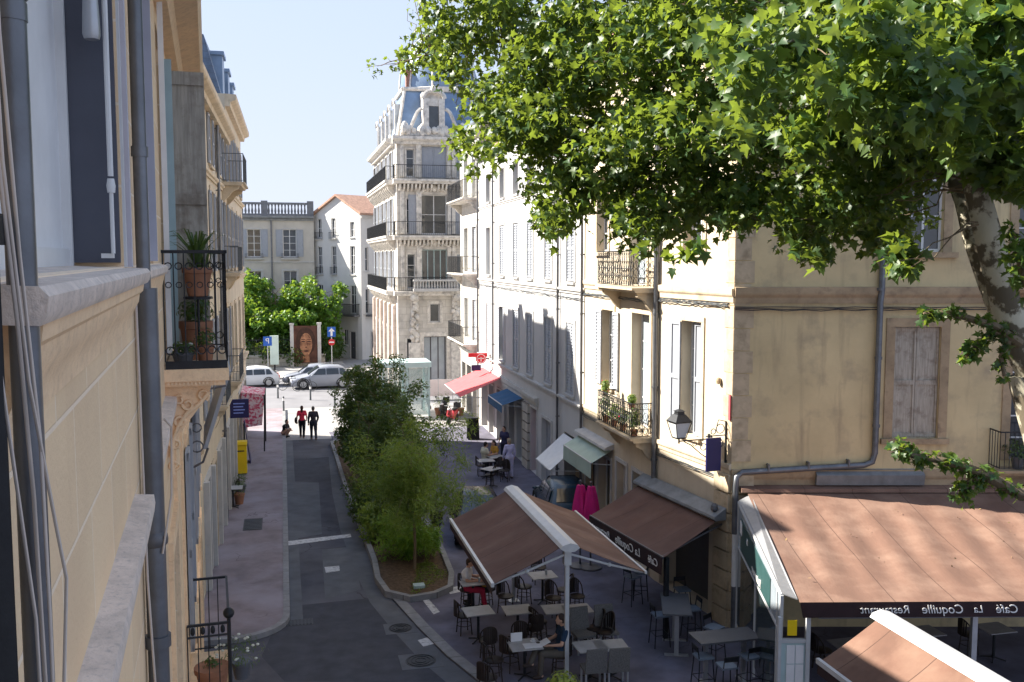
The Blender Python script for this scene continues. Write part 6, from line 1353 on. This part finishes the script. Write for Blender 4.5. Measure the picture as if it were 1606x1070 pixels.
# individual hanging sprays, lower edge and twigs on the left tip
for x, y, d in [(575, 106, 18.8), (592, 104, 18.8), (610, 106, 18.7), (628, 104, 18.7), (650, 112, 18.5), (672, 100, 18.4), (640, 12, 18.6), (660, 2, 18.4), (655, 80, 18.4), (1420, 425, 11.2), (1405, 410, 11.3), (1275, 408, 11.8), (1055, 405, 13.2), (1004, 392, 14), (1070, 395, 9.5), (1090, 390, 9.4), (1245, 385, 11), (872, 372, 15.5), (740, 268, 17), (715, 205, 17.5)]:
    c = np.array(wl(x, y, d)); n = 9; P_.append(blob(rng, c, d/1500*17, n)); S_.append(rng.uniform(.08, .12, n) if x < 700 else rng.uniform(.13, .19, n))
    k = np.argmin([np.linalg.norm(s-c) for s in skel])
    if np.linalg.norm(skel[k]-c) < 1.6: q.tube(curve_pts(skel[k], c, .02, 5, rng, .04), [.014, .011, .009, .007, .005, .004], 5)
for k in range(46):
    x = rng.uniform(1130, 1500); y = rng.uniform(30, 200); c = np.array(wl(x, y, rng.uniform(8.3, 9.6))); n = 30; P_.append(blob(rng, c, (.3, .3, .26), n)); S_.append(rng.uniform(.12, .19, n))
def spray(pts, d, n, r, sz):
    for i in range(len(pts)-1):
        for t in np.linspace(0, 1, 4)[:-1]:
            x = pts[i][0]*(1-t)+pts[i+1][0]*t; y = pts[i][1]*(1-t)+pts[i+1][1]*t; P_.append(blob(rng, wl(x, y, d), d/1500*r, n)); S_.append(rng.uniform(sz*.7, sz*1.2, n))
    q.tube([wl(x, y, d) for x, y in pts], [.02+.012*i for i in range(len(pts))], 6)
spray([(1448, 492), (1480, 490), (1515, 498), (1560, 512), (1600, 540)], 11.6, 12, 14, .10)
spray([(1515, 560), (1530, 545), (1555, 520), (1590, 530)], 11.6, 14, 17, .11)
spray([(1575, 590), (1570, 560), (1590, 520)], 11.6, 8, 12, .10)
spray([(1405, 700), (1430, 715), (1465, 720), (1500, 728), (1545, 745), (1600, 775), (1650, 770)], 10.6, 14, 17, .10)
spray([(1510, 780), (1520, 755), (1545, 745)], 10.6, 14, 18, .10)
spray([(1590, 365), (1600, 420), (1620, 470)], 11.0, 16, 22, .14)
q.build('twigs', M['bark2'], pt, 60)
leaf_mesh('crown', np.concatenate(P_), np.concatenate(S_), M['leaf'], pt, 'plane', 3, .5)
lt = np.random.default_rng(31); lf = []
for i in range(34):
    a, b = lt.random(), lt.random(); lx = fl[0]+.3+a*8; v = .15+.8*b
    p = P0+SW*(lx)+Vector((-SW.y, SW.x))*(-.28+(fl[1]+.28)*v); lf.append((p.x, p.y, 3.58+(2.9-3.58)*v-.10*4*v*(1-v)*.9+.05))
tag(leaf_mesh('fallen_leaves', lf, lt.uniform(.05, .09, len(lf)), mat('dry_leaf', (.30, .20, .09), .8, .4, 9), None, 'oval', 4, 0), kind='stuff')
# --- trees and hedge on the planted island
def bushy_tree(name, loc, h, rad, label, m, leafn, leafs, shape='oval', trunk=.06, seed=5, z0=.35, nl=9, cat='tree', squash=1., group=None, stemh=.3):
    rng = np.random.default_rng(seed); e = empty(name, loc, label, cat, group); q = MB(); q.tube([(0, 0, 0), (.03, .02, h*stemh*.5), (0, 0, h*stemh)], [trunk, trunk*.8, trunk*.7], 8); P_, S_ = [], []
    for i in range(nl):
        a = 2.4*i+rng.uniform(-.3, .3); rr = rad*rng.uniform(.25, .8); zz = h*(z0+(1-z0)*rng.uniform(.15, .9)); tp_ = np.array([rr*math.cos(a), rr*math.sin(a), zz])
        pts = curve_pts((0, 0, h*stemh), tp_, .06, 6, rng, .03); q.tube(pts, [trunk*.5, trunk*.4, trunk*.32, trunk*.25, trunk*.2, trunk*.15, trunk*.1], 5)
        for k in range(5):
            b = np.array(pts[3+k % 4])+rng.normal(size=3)*rad*.35*np.array([1, 1, .6*squash]); q.tube([pts[3+k % 4], tuple(b)], [trunk*.15, trunk*.06], 4); nn = int(leafn/(nl*5)); P_.append(blob(rng, b, rad*rng.uniform(.2, .36), nn)); S_.append(rng.uniform(leafs*.7, leafs*1.3, nn))
    q.build('trunk', M['bark2'], e, 60); leaf_mesh('crown', np.concatenate(P_), np.concatenate(S_), m, e, shape, seed, .1, rng); return e
bushy_tree('small_tree', (*G(650, 900).xy, .1), 4.75, 1.62, 'small airy tree with thin forked stems on the near end of the planted bed', M['leaf_shrub'], 17000, .16, 'narrow', .055, 5, .40, 16, stemh=.34)
bushy_tree('tall_shrub', (3.5, 35.5, .1), 4.7, 1.25, 'dense dark evergreen behind the small airy tree', M['leaf_dark'], 16000, .12, 'oval', .07, 6, .02, 18, stemh=.15)
bushy_tree('tall_shrub', (3.45, 41.0, .1), 5.9, 1.35, 'tallest dark evergreen with a pointed top in the planted bed', M['leaf_dark'], 18000, .13, 'oval', .08, 7, .02, 20, stemh=.15)
bushy_tree('tall_shrub', (4.6, 40.0, .1), 4.9, 1.5, 'dark evergreen on the terrace side of the tallest one', M['leaf_dark'], 14000, .13, 'oval', .07, 8, .02, 18, stemh=.15)
bushy_tree('tall_shrub', (3.7, 46.0, .1), 5.0, 1.25, 'far end evergreen of the planted bed', M['leaf_dark'], 11000, .13, 'oval', .07, 9, .02, 16, stemh=.15)
def bush(name, loc, rad, h, label, m, n, sz, shape, seed, cat='shrub', group=None):
    rng = np.random.default_rng(seed); e = empty(name, loc, label, cat, group); q = MB(); P_ = []
    for i in range(14):
        a = rng.uniform(0, 6.28); rr = rad*rng.random()**.5*.8; c = np.array([rr*math.cos(a), rr*math.sin(a), h*rng.uniform(.35, .85)*(1-.4*rr/rad)]); q.tube([(c[0]*.2, c[1]*.2, 0), tuple(c)], [.016, .006], 4); P_.append(blob(rng, c, (rad*.38, rad*.38, h*.3), n//14))
    q.build('stem', M['bark2'], e); P_ = np.concatenate(P_); P_[:, 2] = np.abs(P_[:, 2])+.03; leaf_mesh('foliage', P_, rng.uniform(sz*.7, sz*1.3, len(P_)), m, e, shape, seed, .3, rng); return e
bush('bamboo_shrub', (*G(658, 882).xy, .08), .82, 1.25, 'bright green narrow leaved bush around the foot of the small tree', M['leaf_bright'], 2600, .20, 'narrow', 21)
bush('bamboo_shrub', (*G(622, 876).xy, .08), .95, 1.4, 'bright green bush at the road side corner of the planted bed', M['leaf_bright'], 2400, .18, 'narrow', 22)
bush('laurel_shrub', (*G(598, 850).xy, .08), 1.0, 1.6, 'dark leafy shrub nearest the road stripe', M['leaf_shrub'], 2600, .13, 'oval', 23)
bush('laurel_shrub', (*G(632, 845).xy, .08), 1.0, 1.6, 'dark shrub hidden behind the small tree stem', M['leaf_dark'], 2600, .12, 'oval', 24)
bush('laurel_shrub', (2.9, 33.2, .08), .9, 1.9, 'dark shrub overhanging the road before the tall evergreens', M['leaf_dark'], 2400, .12, 'oval', 25)
isl = [G(*p).xy for p in ((592, 888), (597, 915), (612, 936), (645, 944), (680, 938), (702, 928), (704, 908), (690, 872), (672, 835), (640, 800), (575, 775), (560, 790), (570, 830))]
isl = [(x, y) for x, y in isl]
g = MB(); g.prism(isl, .02, .13); struct('planting_bed', g, M['soil'])
kerbline('bed_kerb', isl+[isl[0]], .16, .20, .02, -1)
isl2 = [(2.45, 34.0), (2.35, 48.5), (3.0, 49.3), (5.2, 49.3), (5.6, 48.5), (5.4, 36), (4.2, 34.2)]
g = MB(); g.prism(isl2, .02, .13); struct('planting_bed', g, M['soil']); kerbline('bed_kerb', isl2[::-1]+[isl2[-1]], .16, .19, .02, -1)
q = MB(); q.box(-.16, .16, -.13, .13, 0, .08); e = empty('irrigation_box', (*G(657, 928).xy, .13), 'small green plastic valve box in the soil at the near end of the bed', 'box'); q.build('lid', M['tealmetal'], e)
rng = np.random.default_rng(5); pl = rng.uniform(0, 1, (1500, 2)); pts = []
for a, b in pl:
    c = np.array(isl[3])*(1-a)+np.array(isl[6])*a; d = np.array((4.0, 29.0)); p = c*(1-b*.75)+d*b*.75; pts.append((p[0], p[1], .14))
tag(leaf_mesh('ground_cover', pts, rng.uniform(.08, .18, len(pts)), M['leaf_shrub'], None, 'narrow', 9), kind='stuff')
# front lime plant
lp = empty('potted_plant', at(880, 1068, .5), 'yellow green leafy potted plant in front of the seated man', 'plant')
lp.location = (*G(883, 1070, 1.0).xy, GZ)
MB().lathe([(.18, 0), (.26, .5), (.28, .55), (.24, .56)], n=16).build('pot', M['darktable'], lp, 40)
rng = np.random.default_rng(8); leaf_mesh('foliage', blob(rng, (0, 0, .86), (.38, .38, .34), 620), rng.uniform(.07, .12, 620), M['leaf_lime'], lp, 'oval', 8, 0.)
# balcony plants
def potted(loc, label, pr, ph, n, sz, shape, rad, hh, m='leaf_pot', seed=1, flowers=0, pm='terracotta', fm='flower'):
    e = empty('potted_plant', loc, label, 'plant'); MB().lathe([(pr*.68, 0), (pr*.95, ph*.8), (pr*1.05, ph*.82), (pr*1.05, ph), (pr*.9, ph)], n=16).build('pot', M[pm], e, 40)
    rng = np.random.default_rng(seed)
    if shape == 'spiky':
        q = MB()
        for i in range(n):
            a = rng.uniform(0, 6.28); tl_ = rng.uniform(.15, 1)*rad; hz = hh*rng.uniform(.6, 1.1); c, s = math.cos(a), math.sin(a); wv = sz
            P = [(0, 0, ph), (c*tl_*.35, s*tl_*.35, ph+hz*.55), (c*tl_*.8, s*tl_*.8, ph+hz*.9), (c*tl_*1.15, s*tl_*1.15, ph+hz*.85)]; W = [wv*.7, wv, wv*.6, .001]
            vs = [];
            for p, w_ in zip(P, W): vs += [(p[0]-s*w_, p[1]+c*w_, p[2]), (p[0], p[1], p[2]-w_*.4), (p[0]+s*w_, p[1]-c*w_, p[2])]
            q.add(vs, [f_ for k in range(3) for f_ in ((3*k, 3*k+1, 3*k+4, 3*k+3), (3*k+1, 3*k+2, 3*k+5, 3*k+4))])
        q.build('foliage', M[m], e)
    else: leaf_mesh('foliage', blob(rng, (0, 0, ph+hh*.4), (rad, rad, hh*.55), n), rng.uniform(sz*.7, sz*1.2, n), M[m], e, shape, seed, .2)
    if flowers:
        q = MB()
        for c in blob(rng, (0, 0, ph+hh*.5), (rad*1.05, rad*1.05, hh*.6), flowers): q.ell(c, .022, .022, .014, 6, 4)
        q.build('flower', M[fm], e)
    return e
bpy.context.view_layer.update()
NM = nr.matrix_world.copy()
def nl_(t, y, z): return NM @ Vector((-t, y, z))
potted(nl_(8.5, .27, 9.08), 'spiky leaved plant in a terracotta pot standing on a small stand on the nearest balcony', .12, .24, 46, .012, 'spiky', .26, .34, seed=2)
st_ = empty('plant_stand', nl_(8.5, .27, 8.5), 'thin iron plant stand on the nearest balcony', 'stand'); MB().tube([(0, 0, 0), (0, 0, .56)], .012, 6).lathe([(.12, .555), (.12, .575)], n=14).lathe([(.12, 0), (.11, .02)], n=14).build('frame', M['iron'], st_)
potted(nl_(8.95, .24, 8.5), 'bushy plant in a big terracotta pot low on the nearest balcony', .14, .34, 260, .05, 'oval', .17, .24, seed=3)
potted(nl_(8.4, .32, 8.5), 'round clipped plant in a small terracotta pot at the front of the nearest balcony', .07, .17, 170, .035, 'oval', .10, .17, seed=4)
potted(nl_(8.35, .14, 8.5), 'trailing grey green plant in a window box at the foot of the nearest balcony', .09, .12, 180, .04, 'oval', .13, .10, seed=5, pm='darktable', flowers=3)
potted(nl_(9.4, .28, 8.5), 'tall reedy plant at the far end of the nearest balcony', .10, .24, 60, .008, 'spiky', .2, .8, seed=6)
potted(nl_(11.6, .28, 4.2), 'terracotta bowl plant on the lower balcony with the iron ball finial', .2, .34, 60, .05, 'oval', .12, .14, seed=7)
potted(nl_(11.9, .62, 4.22), 'white flowering plant spilling past the railing of the lower balcony', .12, .22, 240, .07, 'narrow', .34, .34, seed=8, flowers=22, pm='darktable')
for i, (y_, n_) in enumerate(((37.0, 'green plant in a terracotta pot by the left wall before the yellow letter box'), (38.4, 'taller plant in a dark pot by the left wall before the yellow letter box'))):
    potted((-1.75, y_, .125), n_, .2, .4, 260, .12, 'narrow', .32, .6, seed=30+i, pm='terracotta' if i == 0 else 'darktable')
# flowered balcony on the cream facade
z3 = Vector((0, 0, 1)); xv = Vector((d2.x, d2.y, 0)).normalized(); yv = z3.cross(xv)
def fl2(x, y, z): return Vector((P1.x, P1.y, 0))+xv*x+yv*y+Vector((0, 0, z))
for i, (x, y, z, r, hh, fl_, lb_) in enumerate(((.45, .5, 4.23, .2, .8, 0, 'dark bushy plant in a pot at the near corner of the flowered balcony'), (.55, .55, 5.0, .13, .28, 0, 'hanging pot plant on the rail at the near corner of the flowered balcony'), (1.4, .5, 4.23, .22, .55, 14, 'red flowering plant low in the middle of the flowered balcony'), (2.2, .5, 4.23, .22, .6, 6, 'leafy plant in the middle left of the flowered balcony'), (3.0, .5, 4.23, .2, .95, 0, 'tall plant at the far corner of the flowered balcony'), (3.05, .5, 5.05, .14, .34, 4, 'bright plant on the rail at the far corner of the flowered balcony'))):
    potted(fl2(x, y, z), lb_, .11, .2, 240, .10, 'oval', r, hh, 'leaf_shrub' if i % 2 else 'leaf_pot', seed=50+i, flowers=fl_, fm='redflower')
potted((P0+SW*7.0+Vector((-SW.y, SW.x))*-.35).to_3d()+Vector((0, 0, 4.21)), 'low shrub in a planter on the balcony behind the plane tree trunk', .16, .3, 300, .08, 'oval', .4, .5, seed=70, pm='darktable')
potted((*G(752, 648).xy, GZ), 'green bush in a pot by the far end of the row', .25, .5, 300, .12, 'oval', .4, .7, seed=71)
for i, px in enumerate((688, 700, 722)): potted((*G(px, 652).xy, .01), ('yellow green bush in the sun left of the scooters', 'green bush between the scooters and the barrier', 'green potted bush beneath the red awning')[i], .25, .45, 260, .14, 'narrow', .45, 1.1, 'leaf_shrub', seed=80+i)
# trees beyond the avenue
bushy_tree('street_tree', (-1.6, 87.8, .1), 7.4, 2.9, 'bright green spreading tree in front of the balustraded house, left one', M['leaf_street'], 8000, .32, 'plane', .2, 41, .30, 18, stemh=.25)
bushy_tree('street_tree', (2.1, 87.6, .1), 7.0, 2.6, 'bright green spreading tree in front of the balustraded house, right one', M['leaf_street'], 7500, .32, 'plane', .2, 42, .32, 18, stemh=.25)
bushy_tree('street_tree', (-7.5, 87.0, .1), 7.5, 3.6, 'green tree mostly hidden by the left row', M['leaf_street'], 3000, .4, 'plane', .2, 43, .3, 14, stemh=.25)
rng = np.random.default_rng(77)
for i, (x, w_) in enumerate(((-4.5, 2.6), (0.0, 2.6), (3.6, 1.6))):
    bush('garden_hedge', (x, 85.4, .12), w_, 3.0, ('dark hedge behind the low wall, left part', 'dark hedge behind the low wall, middle part', 'dark hedge behind the low wall beside the mural')[i], M['leaf_dark'], 2400, .3, 'oval', 90+i, 'hedge')
